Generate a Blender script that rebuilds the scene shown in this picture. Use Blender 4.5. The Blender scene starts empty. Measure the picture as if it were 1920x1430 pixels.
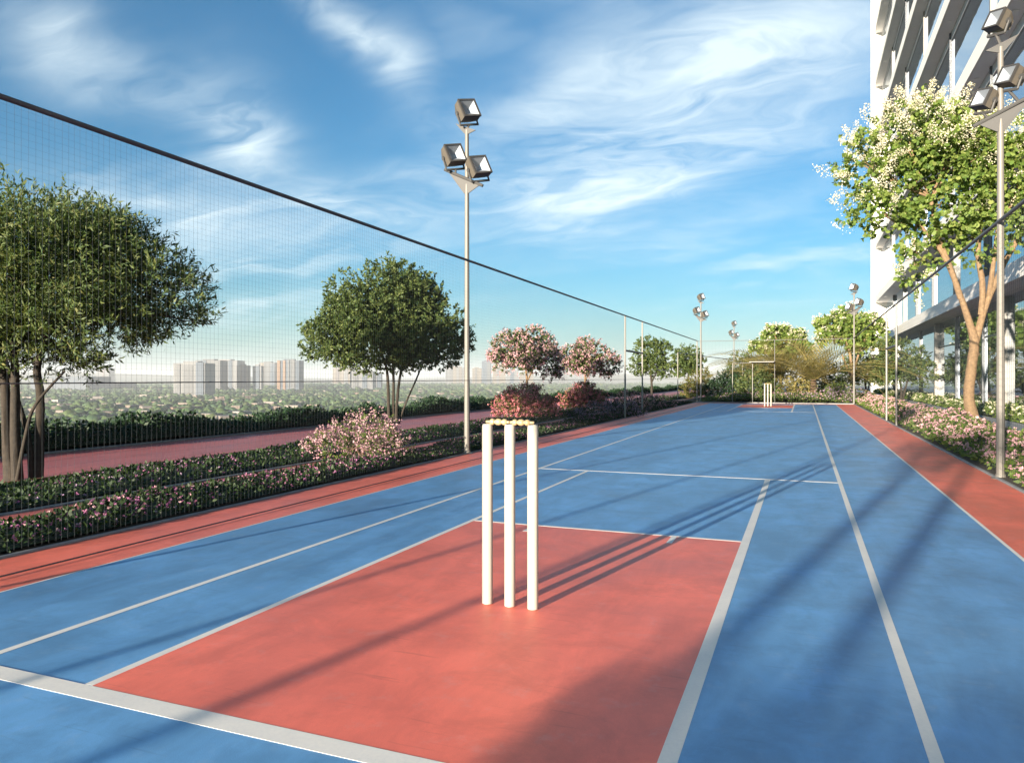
import bpy, math
import numpy as np
from mathutils import Vector, Matrix

# ------------------------------------------------------------------ camera, sky, sun, exposure
sc = bpy.context.scene
COL = sc.collection
FPX, HZ, HCAM = 1370.0, 709.0, 0.888
TH = math.atan(547.0 / 1370.0)
SI, CO = math.sin(TH), math.cos(TH)

cam_d = bpy.data.cameras.new('camera')
cam_d.sensor_width = 36.0
cam_d.lens = 36.0 * FPX / 1920.0
cam_d.shift_y = (HZ - 715.0) / 1920.0
cam_d.clip_start = 0.05
cam_d.clip_end = 40000.0
cam = bpy.data.objects.new('camera', cam_d)
cam.location = (0, 0, HCAM)
cam.rotation_euler = (math.radians(90), 0, TH)
COL.objects.link(cam)
sc.camera = cam

SUN_AZ, SUN_EL = math.radians(12.8), math.radians(7.2)     # direction the light travels, measured from +Y to +X
travel = Vector((math.sin(SUN_AZ) * math.cos(SUN_EL), math.cos(SUN_AZ) * math.cos(SUN_EL), -math.sin(SUN_EL)))
sun_d = bpy.data.lights.new('sun', 'SUN')
sun_d.energy = 4.5
sun_d.angle = math.radians(0.5)
sun_d.color = (1.0, 0.86, 0.68)
sun = bpy.data.objects.new('sun', sun_d)
sun.rotation_euler = travel.to_track_quat('-Z', 'Y').to_euler()
sun.location = (-5, -20, 12)
COL.objects.link(sun)

sc.view_settings.view_transform = 'Standard'
sc.view_settings.look = 'None'
sc.view_settings.exposure = 1.95
sc.view_settings.gamma = 1.0
sc.view_settings.use_curve_mapping = False
sc.cycles.use_denoising = True
sc.cycles.max_bounces = 7
sc.cycles.diffuse_bounces = 4
sc.cycles.glossy_bounces = 3
sc.cycles.transmission_bounces = 4
sc.cycles.transparent_max_bounces = 12
sc.cycles.volume_bounces = 0
sc.cycles.caustics_reflective = False
sc.cycles.caustics_refractive = False
sc.cycles.sample_clamp_indirect = 6.0

world = bpy.data.worlds.new('World')
sc.world = world
world.use_nodes = True


class NT:
    """small helper to wire nodes"""
    def __init__(self, tree):
        self.t = tree
        self.t.nodes.clear()

    def n(self, kind, ins=None, **props):
        nd = self.t.nodes.new(kind)
        for k, v in props.items():
            setattr(nd, k, v)
        for k, v in (ins or {}).items():
            s = nd.inputs[k]
            if isinstance(v, bpy.types.NodeSocket):
                self.t.links.new(v, s)
            else:
                s.default_value = v
        return nd

    def math(self, op, a, b=0.0, clamp=False):
        nd = self.n('ShaderNodeMath', {0: a, 1: b}, operation=op)
        nd.use_clamp = clamp
        return nd.outputs[0]

    def ramp(self, fac, stops, interp='LINEAR'):
        nd = self.n('ShaderNodeValToRGB', {'Fac': fac})
        cr = nd.color_ramp
        cr.interpolation = interp
        while len(cr.elements) < len(stops):
            cr.elements.new(0.5)
        for e, (p, c) in zip(cr.elements, stops):
            e.position = p
            e.color = (c[0], c[1], c[2], 1.0) if not isinstance(c, (int, float)) else (c, c, c, 1.0)
        return nd.outputs['Color']

    def mix(self, fac, a, b, blend='MIX'):
        nd = self.n('ShaderNodeMix', data_type='RGBA', blend_type=blend)
        for s, v in ((nd.inputs[0], fac), (nd.inputs[6], a), (nd.inputs[7], b)):
            if isinstance(v, bpy.types.NodeSocket):
                self.t.links.new(v, s)
            else:
                s.default_value = v if isinstance(v, float) else (v[0], v[1], v[2], 1.0)
        return nd.outputs[2]

    def noise(self, vec, scale, detail=4.0, rough=0.55, dist=0.0):
        nd = self.n('ShaderNodeTexNoise', {'Scale': scale, 'Detail': detail, 'Roughness': rough, 'Distortion': dist})
        if vec is not None:
            self.t.links.new(vec, nd.inputs['Vector'])
        return nd.outputs['Fac']


# cirrus banks: column and row of the middle as the camera sees it, half length, half width (pixels of the photograph), tilt, weight
CIRRUS = [(1250, 235, 330, 115, -16, .95), (1160, 350, 270, 50, -8, .75), (270, 130, 190, 55, 24, .75), (430, 215, 60, 90, 15, .85), (140, 60, 40, 70, 20, .5), (650, 25, 120, 30, 32, .9),
          (800, 160, 140, 50, 50, .35), (400, 410, 210, 58, 4, .95), (1480, 60, 280, 70, -8, .65), (1010, 175, 130, 45, -30, .5), (1500, 490, 180, 20, -6, .75),
          (880, 320, 180, 32, -4, .5), (620, 385, 140, 36, 20, .45), (400, 520, 100, 30, 0, .7), (590, 540, 120, 22, -3, .45), (1400, 420, 220, 26, -8, .45)]


def build_world():
    w = NT(world.node_tree)
    sky = w.n('ShaderNodeTexSky', sky_type='NISHITA', sun_disc=False, sun_elevation=SUN_EL,
              sun_rotation=math.pi + SUN_AZ, altitude=60.0, air_density=1.0, dust_density=1.0, ozone_density=5.0)
    tint = w.mix(1.0, sky.outputs[0], SKY_TINT, 'MULTIPLY')
    tc = w.n('ShaderNodeTexCoord').outputs['Generated']
    sep = w.n('ShaderNodeSeparateXYZ', {0: tc})
    z = w.math('MAXIMUM', sep.outputs['Z'], 0.0)
    # the view direction projected on a flat layer, for wisps that shrink towards the horizon
    zz = w.math('ADD', z, 0.22)
    px = w.math('DIVIDE', sep.outputs['X'], zz)
    py = w.math('DIVIDE', sep.outputs['Y'], zz)
    pv = w.n('ShaderNodeCombineXYZ', {0: px, 1: py, 2: 0.0}).outputs[0]
    mp = w.n('ShaderNodeMapping', {'Vector': pv, 'Location': (3.1, 0.65, 0.0), 'Rotation': (0, 0, math.radians(-30)), 'Scale': (0.8, 1.45, 1.0)}).outputs[0]
    warp = w.n('ShaderNodeTexNoise', {'Vector': mp, 'Scale': 1.3, 'Detail': 4.0})
    off = w.n('ShaderNodeVectorMath', {0: warp.outputs['Color'], 1: (0.5, 0.5, 0.5)}, operation='SUBTRACT').outputs[0]
    off2 = w.n('ShaderNodeVectorMath', {0: off, 'Scale': 1.6}, operation='SCALE').outputs[0]
    wv = w.n('ShaderNodeVectorMath', {0: mp, 1: off2}, operation='ADD').outputs[0]
    big = w.noise(wv, 0.9, 3.0, 0.5)
    fine = w.noise(wv, 2.2, 10.0, 0.60, 0.9)
    dirw = w.n('ShaderNodeVectorMath', {0: tc, 1: w.n('ShaderNodeVectorMath', {0: off, 'Scale': 0.26}, operation='SCALE').outputs[0]}, operation='ADD').outputs[0]
    total = None
    for (u, v, hl, hw, tilt, wt) in CIRRUS:
        a, b_ = (u - 960) / FPX, (HZ - v) / FPX
        fw, rt, up = Vector((-SI, CO, 0)), Vector((CO, SI, 0)), Vector((0, 0, 1))
        d = (fw + rt * a + up * b_)
        k = d.length
        d.normalize()
        t_ = math.radians(tilt)
        e1 = rt * math.cos(t_) - up * math.sin(t_)
        e2 = rt * math.sin(t_) + up * math.cos(t_)
        e1, e2 = (e1 - d * e1.dot(d)) * (FPX * k / hl), (e2 - d * e2.dot(d)) * (FPX * k / hw)
        q = None
        for e in (e1, e2):
            dt = w.n('ShaderNodeVectorMath', {0: dirw, 1: tuple(e)}, operation='DOT_PRODUCT').outputs['Value']
            dt = w.math('SUBTRACT', dt, e.dot(d))
            dt = w.math('MULTIPLY', dt, dt)
            q = dt if q is None else w.math('ADD', q, dt)
        g = w.math('MULTIPLY', w.math('POWER', 0.42, q), wt)
        fwd = w.n('ShaderNodeVectorMath', {0: tc, 1: tuple(d)}, operation='DOT_PRODUCT').outputs['Value']
        g = w.math('MULTIPLY', g, w.math('GREATER_THAN', fwd, 0.0))
        total = g if total is None else w.math('ADD', total, g)
    wide = w.ramp(big, [(0.50, 0.0), (0.76, 0.40)], 'EASE')
    cov = w.math('MAXIMUM', total, wide)
    wisps = w.ramp(fine, [(0.31, 0.0), (0.72, 1.0)])
    m = w.math('MULTIPLY', cov, w.math('ADD', w.math('MULTIPLY', wisps, 0.95), 0.16))
    veil = w.ramp(z, [(0.0, 0.52), (0.05, 0.28), (0.12, 0.06), (0.22, 0.0)])      # thin white veil low over the horizon, all round
    m = w.math('MINIMUM', w.math('ADD', w.math('MULTIPLY', m, w.math('SUBTRACT', 1.0, veil)), veil), 1.0)
    cl = w.mix(w.math('MULTIPLY', m, 0.9), tint, CLOUD)
    bg = w.n('ShaderNodeBackground', {'Color': cl, 'Strength': SKY_STRENGTH})
    out = w.n('ShaderNodeOutputWorld')
    w.t.links.new(bg.outputs[0], out.inputs[0])


SKY_TINT = (0.76, 1.08, 0.93)
SKY_STRENGTH = 0.066
CLOUD = (3.7, 4.35, 4.6)
build_world()

# ------------------------------------------------------------------ helpers
RNG = np.random.default_rng(11)
MATS = {}


def mat(name):
    return MATS[name]


def simple(name, col, rough=0.6, metal=0.0, var=0.0, scale=6.0, bump=0.0, bscale=60.0, spec=0.5, coords='Object', var2=None):
    m = bpy.data.materials.new(name)
    m.use_nodes = True
    w = NT(m.node_tree)
    p = w.n('ShaderNodeBsdfPrincipled', {'Roughness': rough, 'Metallic': metal, 'Specular IOR Level': spec})
    tc = w.n('ShaderNodeTexCoord').outputs[coords]
    if var > 0:
        f = w.noise(tc, scale, 6.0, 0.6)
        lo = [c * (1 - var) for c in col]
        hi = [min(1.0, c * (1 + var)) for c in col]
        c = w.ramp(f, [(0.3, lo), (0.7, hi)])
        w.t.links.new(c, p.inputs['Base Color'])
    else:
        p.inputs['Base Color'].default_value = (*col, 1)
    if bump > 0:
        f = w.noise(tc, bscale, 4.0, 0.6)
        b = w.n('ShaderNodeBump', {'Height': f, 'Strength': bump, 'Distance': 0.004})
        w.t.links.new(b.outputs[0], p.inputs['Normal'])
    o = w.n('ShaderNodeOutputMaterial')
    w.t.links.new(p.outputs[0], o.inputs[0])
    MATS[name] = m
    return m


def leafy(name, stops, trans=0.25, rough=0.55, tint=(1.1, 1.15, 0.5)):
    """leaf material: one colour per leaf, picked at random, some light passing through"""
    m = bpy.data.materials.new(name)
    m.use_nodes = True
    w = NT(m.node_tree)
    g = w.n('ShaderNodeNewGeometry')
    n = len(stops)
    c = w.ramp(g.outputs['Random Per Island'], [(i / max(1, n - 1), s) for i, s in enumerate(stops)])
    p = w.n('ShaderNodeBsdfPrincipled', {'Base Color': c, 'Roughness': rough, 'Specular IOR Level': 0.3})
    tcol = w.mix(1.0, c, tint, 'MULTIPLY')
    t = w.n('ShaderNodeBsdfTranslucent', {'Color': tcol})
    mx = w.n('ShaderNodeMixShader', {0: trans, 1: p.outputs[0], 2: t.outputs[0]})
    o = w.n('ShaderNodeOutputMaterial')
    w.t.links.new(mx.outputs[0], o.inputs[0])
    MATS[name] = m
    return m


def court_paint(name, col, var):
    """acrylic sports paint: faint cloudy wear and a satin sheen"""
    m = bpy.data.materials.new(name)
    m.use_nodes = True
    w = NT(m.node_tree)
    tc = w.n('ShaderNodeTexCoord').outputs['Object']
    a = w.noise(tc, 1.3, 7.0, 0.62, 0.3)
    st = w.n('ShaderNodeMapping', {'Vector': tc, 'Scale': (5.0, 1.6, 1.0), 'Rotation': (0, 0, 0.5)}).outputs[0]
    b = w.noise(st, 1.0, 8.0, 0.65, 0.6)
    g = w.noise(tc, 300.0, 2.0, 0.5)
    f = w.math('ADD', w.math('MULTIPLY', a, 0.6), w.math('MULTIPLY', b, 0.4))
    lo = [c * (1 - var) for c in col]
    hi = [min(1, c * (1 + var) + 0.02 * var) for c in col]
    c = w.ramp(f, [(0.38, lo), (0.62, hi)])
    patch = w.noise(tc, 3.7, 8.0, 0.7, 0.4)
    c = w.mix(w.ramp(patch, [(0.47, 0.0), (0.64, 0.52)]), c, [x * (1 - var * 1.3) for x in col])
    c = w.mix(w.ramp(g, [(0.35, 0.10), (0.6, 0.0)]), c, [x * 0.55 for x in col])
    scuff = w.noise(tc, 9.0, 8.0, 0.7)
    c = w.mix(w.ramp(scuff, [(0.56, 0.0), (0.80, 0.20)]), c, (0.55, 0.55, 0.55))
    for ang, thr in ((0.35, .655), (-1.1, .665)):          # shoe and ball marks: thin broken streaks
        sm = w.n('ShaderNodeMapping', {'Vector': tc, 'Rotation': (0, 0, ang), 'Scale': (3.2, 46.0, 1.0), 'Location': (ang * 7, 3.0, 0)}).outputs[0]
        sk = w.noise(sm, 1.0, 3.0, 0.5, 0.25)
        c = w.mix(w.ramp(sk, [(thr, 0.0), (thr + .06, 0.22)]), c, [x * 0.5 for x in col])
    r = w.ramp(a, [(0.3, 0.42), (0.7, 0.56)])
    bm = w.n('ShaderNodeBump', {'Height': g, 'Strength': 0.22, 'Distance': 0.002})
    p = w.n('ShaderNodeBsdfPrincipled', {'Base Color': c, 'Roughness': r, 'Specular IOR Level': 0.42, 'Normal': bm.outputs[0]})
    o = w.n('ShaderNodeOutputMaterial')
    w.t.links.new(p.outputs[0], o.inputs[0])
    MATS[name] = m


court_paint('blue_acrylic', (0.122, 0.318, 0.585), 0.24)
court_paint('red_acrylic', (0.84, 0.180, 0.120), 0.20)
court_paint('red_walk', (0.47, 0.120, 0.105), 0.16)
def worn_paint():
    m = bpy.data.materials.new('line_paint')
    m.use_nodes = True
    w = NT(m.node_tree)
    tc = w.n('ShaderNodeTexCoord').outputs['Object']
    a = w.noise(tc, 7.0, 8.0, 0.65)
    g = w.noise(tc, 90.0, 6.0, 0.7)
    f = w.math('ADD', w.math('MULTIPLY', a, 0.55), w.math('MULTIPLY', g, 0.45))
    c = w.ramp(f, [(0.28, (0.50, 0.51, 0.52)), (0.42, (0.72, 0.70, 0.66)), (0.60, (0.79, 0.76, 0.70))])
    p = w.n('ShaderNodeBsdfPrincipled', {'Base Color': c, 'Roughness': 0.6})
    o = w.n('ShaderNodeOutputMaterial')
    w.t.links.new(p.outputs[0], o.inputs[0])
    MATS['line_paint'] = m


worn_paint()
simple('kerb_stone', (0.22, 0.23, 0.235), 0.8, var=0.16, scale=14, bump=0.2)
simple('podium_concrete', (0.30, 0.29, 0.27), 0.85, var=0.12, scale=3, bump=0.2)
simple('grey_paving', (0.31, 0.33, 0.35), 0.7, var=0.10, scale=5, bump=0.2)
simple('soil', (0.060, 0.042, 0.028), 0.95, var=0.3, scale=20, bump=0.6, bscale=80)
simple('timber_edging', (0.20, 0.075, 0.035), 0.7, var=0.25, scale=25)
simple('stump_paint', (0.43, 0.41, 0.355), 0.42, var=0.03, scale=20)
simple('bail_wood', (0.46, 0.345, 0.19), 0.42, var=0.12, scale=60)
simple('pole_metal', (0.17, 0.16, 0.145), 0.5, 0.1, var=0.05, scale=9)
simple('rail_metal', (0.085, 0.080, 0.085), 0.45, 0.3, var=0.1, scale=9)
simple('post_metal', (0.22, 0.215, 0.20), 0.5, 0.1, var=0.06, scale=9)
simple('rail_grey', (0.13, 0.13, 0.13), 0.6)
simple('net_twine', (0.035, 0.045, 0.055), 0.8)
simple('lamp_housing', (0.095, 0.083, 0.067), 0.55, 0.0, var=0.06, scale=30)
simple('lamp_bracket', (0.055, 0.055, 0.055), 0.6, 0.0)
simple('lamp_frame', (0.055, 0.052, 0.05), 0.5, 0.2)
simple('lamp_reflector', (0.40, 0.41, 0.43), 0.35, 0.4)
simple('white_render', (0.88, 0.86, 0.82), 0.75, var=0.03, scale=0.6, bump=0.1)
simple('soffit_paint', (0.92, 0.925, 0.93), 0.8, var=0.04, scale=1.5)
simple('mullion_metal', (0.11, 0.12, 0.135), 0.4, 0.5)
simple('pale_mullion', (0.27, 0.265, 0.255), 0.5, 0.1)
simple('header_grey', (0.52, 0.53, 0.55), 0.6)
simple('interior_wall', (0.42, 0.37, 0.31), 0.9, var=0.2, scale=0.8)
simple('interior_floor', (0.34, 0.27, 0.20), 0.6)
simple('curtain_cloth', (0.50, 0.46, 0.40), 0.9, var=0.06, scale=12)
simple('downlight_white', (0.92, 0.92, 0.90), 0.3)
simple('bark_tan', (0.205, 0.135, 0.075), 0.85, var=0.28, scale=22, bump=0.8, bscale=45)
simple('bark_grey', (0.034, 0.027, 0.020), 0.9, var=0.3, scale=24, bump=0.8, bscale=60)
simple('bark_brown', (0.11, 0.07, 0.045), 0.9, var=0.3, scale=24, bump=0.6)
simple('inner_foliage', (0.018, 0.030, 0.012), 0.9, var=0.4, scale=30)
leafy('leaf_olive', [(0.042, 0.078, 0.026), (0.085, 0.128, 0.040), (0.135, 0.165, 0.050), (0.060, 0.112, 0.044), (0.185, 0.185, 0.060)], 0.28)
leafy('leaf_dense', [(0.042, 0.078, 0.025), (0.080, 0.122, 0.037), (0.140, 0.172, 0.050), (0.050, 0.090, 0.030)], 0.28)
leafy('leaf_light', [(0.120, 0.205, 0.045), (0.185, 0.275, 0.060), (0.27, 0.345, 0.088), (0.095, 0.175, 0.040), (0.33, 0.37, 0.115)], 0.45)
leafy('leaf_hedge', [(0.010, 0.030, 0.014), (0.018, 0.046, 0.020), (0.028, 0.060, 0.022), (0.012, 0.034, 0.018)], 0.15)
leafy('leaf_bed', [(0.012, 0.028, 0.010), (0.020, 0.044, 0.013), (0.034, 0.058, 0.016), (0.015, 0.034, 0.012)], 0.18)
leafy('leaf_meadow', [(0.055, 0.10, 0.018), (0.09, 0.145, 0.025), (0.13, 0.17, 0.035), (0.06, 0.10, 0.025)], 0.25)
leafy('leaf_bronze', [(0.10, 0.115, 0.034), (0.15, 0.13, 0.040), (0.090, 0.13, 0.034), (0.18, 0.115, 0.042)], 0.25)
leafy('leaf_palm', [(0.20, 0.19, 0.06), (0.32, 0.26, 0.10), (0.24, 0.23, 0.075)], 0.35)
leafy('petal_pink', [(0.62, 0.33, 0.37), (0.78, 0.52, 0.52), (0.56, 0.26, 0.36), (0.80, 0.62, 0.58)], 0.3, tint=(1, .9, .9))
leafy('petal_mound', [(0.50, 0.29, 0.34), (0.58, 0.40, 0.42), (0.43, 0.21, 0.28), (0.62, 0.47, 0.45)], 0.3, tint=(1, .9, .9))
leafy('petal_palepink', [(0.58, 0.35, 0.37), (0.68, 0.46, 0.46), (0.50, 0.27, 0.32), (0.62, 0.40, 0.42)], 0.3, tint=(1, .9, .9))
leafy('petal_mauve', [(0.30, 0.10, 0.24), (0.40, 0.17, 0.31), (0.26, 0.08, 0.21), (0.46, 0.20, 0.28)], 0.3, tint=(1, .9, 1))
leafy('petal_lavender', [(0.42, 0.30, 0.44), (0.52, 0.38, 0.48), (0.36, 0.24, 0.40)], 0.3, tint=(1, .9, 1))
leafy('petal_red', [(0.66, 0.20, 0.23), (0.68, 0.30, 0.32), (0.58, 0.14, 0.20), (0.70, 0.36, 0.33)], 0.3, tint=(1, .8, .8))
leafy('petal_cream', [(0.74, 0.69, 0.52), (0.80, 0.77, 0.64), (0.68, 0.65, 0.44)], 0.35, tint=(1, 1, .8))
leafy('far_canopy', [(0.040, 0.082, 0.030), (0.060, 0.105, 0.038), (0.085, 0.125, 0.042), (0.05, 0.095, 0.045), (0.10, 0.125, 0.05)], 0.05)
leafy('far_roofs', [(0.22, 0.18, 0.15), (0.17, 0.14, 0.12), (0.26, 0.23, 0.21), (0.20, 0.14, 0.11), (0.15, 0.14, 0.14)], 0.0)


def city_material():
    m = bpy.data.materials.new('city_earth')
    m.use_nodes = True
    w = NT(m.node_tree)
    tc = w.n('ShaderNodeTexCoord').outputs['Object']
    f = w.noise(tc, 0.006, 8.0, 0.6)
    c = w.ramp(f, [(0.35, (0.05, 0.085, 0.035)), (0.5, (0.075, 0.10, 0.045)), (0.64, (0.15, 0.135, 0.10)), (0.75, (0.06, 0.09, 0.04))])
    p = w.n('ShaderNodeBsdfPrincipled', {'Base Color': c, 'Roughness': 0.95, 'Specular IOR Level': 0.1})
    o = w.n('ShaderNodeOutputMaterial')
    w.t.links.new(p.outputs[0], o.inputs[0])
    MATS['city_earth'] = m


city_material()


def tower_material(name, wall, glass, floor_h=3.2):
    """far facade: storeys as fine horizontal bands of wall and glazing"""
    m = bpy.data.materials.new(name)
    m.use_nodes = True
    w = NT(m.node_tree)
    tc = w.n('ShaderNodeTexCoord').outputs['Object']
    sep = w.n('ShaderNodeSeparateXYZ', {0: tc})
    z = w.math('FRACT', w.math('DIVIDE', sep.outputs['Z'], floor_h))
    xx = w.math('FRACT', w.math('DIVIDE', w.math('ADD', sep.outputs['X'], sep.outputs['Y']), 4.2))
    band = w.math('MULTIPLY', w.ramp(z, [(0.30, 0.0), (0.34, 1.0), (0.82, 1.0), (0.86, 0.0)]),
                  w.ramp(xx, [(0.20, 0.0), (0.24, 1.0), (0.76, 1.0), (0.8, 0.0)]))
    c = w.mix(w.math('MULTIPLY', band, 0.8), wall, glass)
    p = w.n('ShaderNodeBsdfPrincipled', {'Base Color': c, 'Roughness': 0.6})
    o = w.n('ShaderNodeOutputMaterial')
    w.t.links.new(p.outputs[0], o.inputs[0])
    MATS[name] = m


tower_material('tower_pale', (0.126, 0.130, 0.135), (0.034, 0.046, 0.061))
tower_material('tower_grey', (0.069, 0.075, 0.083), (0.026, 0.034, 0.046))
tower_material('tower_beige', (0.144, 0.115, 0.083), (0.052, 0.049, 0.049))
tower_material('tower_orange', (0.167, 0.086, 0.038), (0.069, 0.046, 0.034))
tower_material('tower_blue', (0.020, 0.044, 0.078), (0.014, 0.029, 0.046))
tower_material('tower_mauve', (0.086, 0.063, 0.066), (0.034, 0.034, 0.040))


def glass_material():
    m = bpy.data.materials.new('window_glass')
    m.use_nodes = True
    w = NT(m.node_tree)
    tc = w.n('ShaderNodeTexCoord').outputs['Object']
    f = w.noise(tc, 0.9, 2.0, 0.5)
    b = w.n('ShaderNodeBump', {'Height': f, 'Strength': 0.05, 'Distance': 0.05})
    fr = w.n('ShaderNodeFresnel', {'IOR': 2.1, 'Normal': b.outputs[0]})
    fac = w.math('ADD', w.math('MULTIPLY', fr.outputs[0], 1.0), 0.26, True)
    fac = w.math('MULTIPLY', fac, w.math('SUBTRACT', 1.0, w.n('ShaderNodeNewGeometry').outputs['Backfacing']))
    gl = w.n('ShaderNodeBsdfGlossy', {'Color': (0.86, 0.93, 1.0, 1), 'Roughness': 0.015, 'Normal': b.outputs[0]})
    tr = w.n('ShaderNodeBsdfTransparent', {'Color': (0.66, 0.73, 0.77, 1)})
    mx = w.n('ShaderNodeMixShader', {0: fac, 1: tr.outputs[0], 2: gl.outputs[0]})
    o = w.n('ShaderNodeOutputMaterial')
    w.t.links.new(mx.outputs[0], o.inputs[0])
    MATS['window_glass'] = m


glass_material()


def lens_material():
    m = bpy.data.materials.new('lamp_glass')
    m.use_nodes = True
    w = NT(m.node_tree)
    fr = w.n('ShaderNodeFresnel', {'IOR': 1.5})
    ff = w.math('MULTIPLY', fr.outputs[0], w.math('SUBTRACT', 1.0, w.n('ShaderNodeNewGeometry').outputs['Backfacing']))
    gl = w.n('ShaderNodeBsdfGlossy', {'Roughness': 0.04})
    tr = w.n('ShaderNodeBsdfTransparent', {'Color': (0.93, 0.95, 0.97, 1)})
    mx = w.n('ShaderNodeMixShader', {0: ff, 1: tr.outputs[0], 2: gl.outputs[0]})
    o = w.n('ShaderNodeOutputMaterial')
    w.t.links.new(mx.outputs[0], o.inputs[0])
    MATS['lamp_glass'] = m


lens_material()


class MB:
    """collects boxes, tubes and polygons into one mesh"""
    def __init__(self):
        self.v, self.f, self.mi = [], [], []

    def add(self, vs, fs, mi=0):
        o = len(self.v)
        self.v.extend([tuple(p) for p in vs])
        for f in fs:
            self.f.append(tuple(i + o for i in f))
            self.mi.append(mi)
        return self

    def box(self, x0, x1, y0, y1, z0, z1, mi=0):
        vs = [(x, y, z) for z in (z0, z1) for y in (y0, y1) for x in (x0, x1)]
        return self.add(vs, [(0, 2, 3, 1), (4, 5, 7, 6), (0, 1, 5, 4), (2, 6, 7, 3), (0, 4, 6, 2), (1, 3, 7, 5)], mi)

    def bbox(self, x0, x1, y0, y1, z0, z1, b=0.004, mi=0):
        """box with chamfered vertical and top edges"""
        r0 = [(x0 + b, y0), (x1 - b, y0), (x1, y0 + b), (x1, y1 - b), (x1 - b, y1), (x0 + b, y1), (x0, y1 - b), (x0, y0 + b)]
        cx, cy = (x0 + x1) / 2, (y0 + y1) / 2
        vs = [(x, y, z0) for x, y in r0] + [(x, y, z1 - b) for x, y in r0]
        vs += [(x + (b if x < cx else -b), y + (b if y < cy else -b), z1) for x, y in r0]
        fs = [tuple(range(7, -1, -1)), tuple(range(16, 24))]
        for k in (0, 8):
            fs += [(k + i, k + (i + 1) % 8, k + 8 + (i + 1) % 8, k + 8 + i) for i in range(8)]
        return self.add(vs, fs, mi)

    def tube(self, pts, rad, n=8, mi=0, cap=True, wob=0.0):
        pts = [Vector(p) for p in pts]
        rad = list(rad) if hasattr(rad, '__len__') else [rad] * len(pts)
        rings, ref = [], None
        for i, p in enumerate(pts):
            d = (pts[min(i + 1, len(pts) - 1)] - pts[max(i - 1, 0)])
            d = d.normalized() if d.length > 1e-9 else Vector((0, 0, 1))
            if ref is None:
                ref = d.orthogonal().normalized()
            ref = (ref - d * ref.dot(d))
            ref = ref.normalized() if ref.length > 1e-6 else d.orthogonal().normalized()
            bi = d.cross(ref)
            ring = []
            for k in range(n):
                a = 2 * math.pi * k / n
                r = rad[i] * (1 + (RNG.uniform(-wob, wob) if wob else 0))
                ring.append(p + ref * (math.cos(a) * r) + bi * (math.sin(a) * r))
            rings.append(ring)
        vs = [v for r in rings for v in r]
        fs = []
        for i in range(len(pts) - 1):
            for k in range(n):
                fs.append((i * n + k, i * n + (k + 1) % n, (i + 1) * n + (k + 1) % n, (i + 1) * n + k))
        if cap:
            fs.append(tuple(range(n - 1, -1, -1)))
            m = (len(pts) - 1) * n
            fs.append(tuple(m + k for k in range(n)))
        return self.add(vs, fs, mi)

    def lathe(self, prof, n=24, c=(0, 0, 0), mi=0):
        """prof: list of (r, z)"""
        vs = [(c[0] + r * math.cos(2 * math.pi * k / n), c[1] + r * math.sin(2 * math.pi * k / n), c[2] + z) for r, z in prof for k in range(n)]
        fs = []
        for i in range(len(prof) - 1):
            for k in range(n):
                fs.append((i * n + k, i * n + (k + 1) % n, (i + 1) * n + (k + 1) % n, (i + 1) * n + k))
        fs.append(tuple(range(n - 1, -1, -1)))
        m = (len(prof) - 1) * n
        fs.append(tuple(m + k for k in range(n)))
        return self.add(vs, fs, mi)

    def mesh(self, name, mats, smooth=False):
        me = bpy.data.meshes.new(name)
        me.from_pydata(self.v, [], self.f)
        for m in (mats if isinstance(mats, (list, tuple)) else [mats]):
            me.materials.append(mat(m))
        if len(me.materials) > 1:
            me.polygons.foreach_set('material_index', self.mi)
        if smooth:
            me.polygons.foreach_set('use_smooth', [True] * len(me.polygons))
            try:
                me.set_sharp_from_angle(angle=math.radians(40))
            except Exception:
                pass
        me.update()
        return me

    def build(self, name, mats, parent=None, smooth=False, loc=None, rz=0.0):
        return obj(name, self.mesh(name, mats, smooth), parent, loc, rz)


def obj(name, me, parent=None, loc=None, rz=0.0):
    o = bpy.data.objects.new(name, me)
    COL.objects.link(o)
    if parent is not None:
        o.parent = parent
    if loc is not None:
        o.location = loc
    if rz:
        o.rotation_euler = (0, 0, rz)
    return o


def tag(o, label=None, cat=None, group=None, kind=None):
    if label:
        o['label'] = label
    if cat:
        o['category'] = cat
    if group:
        o['group'] = group
    if kind:
        o['kind'] = kind
    return o


def thing(name, label, cat, loc=(0, 0, 0), rz=0.0, group=None):
    o = obj(name, None, None, loc, rz)
    o.empty_display_size = 0.2
    return tag(o, label, cat, group)


def struct(name, mb, m, parent=None):
    o = mb.build(name, m, parent)
    if parent is None:
        o['kind'] = 'structure'
    return o


def copy_tree(o, parent=None):
    c = o.copy()
    COL.objects.link(c)
    c.parent = parent
    for ch in list(o.children):
        copy_tree(ch, c)
    return c


def lat(a, b):
    """a metres to the right and b metres away as the camera sees it -> world dx, dy"""
    return (a * CO - b * SI, a * SI + b * CO)


def unit(v):
    return v / np.maximum(np.linalg.norm(v, axis=1, keepdims=True), 1e-9)


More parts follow.
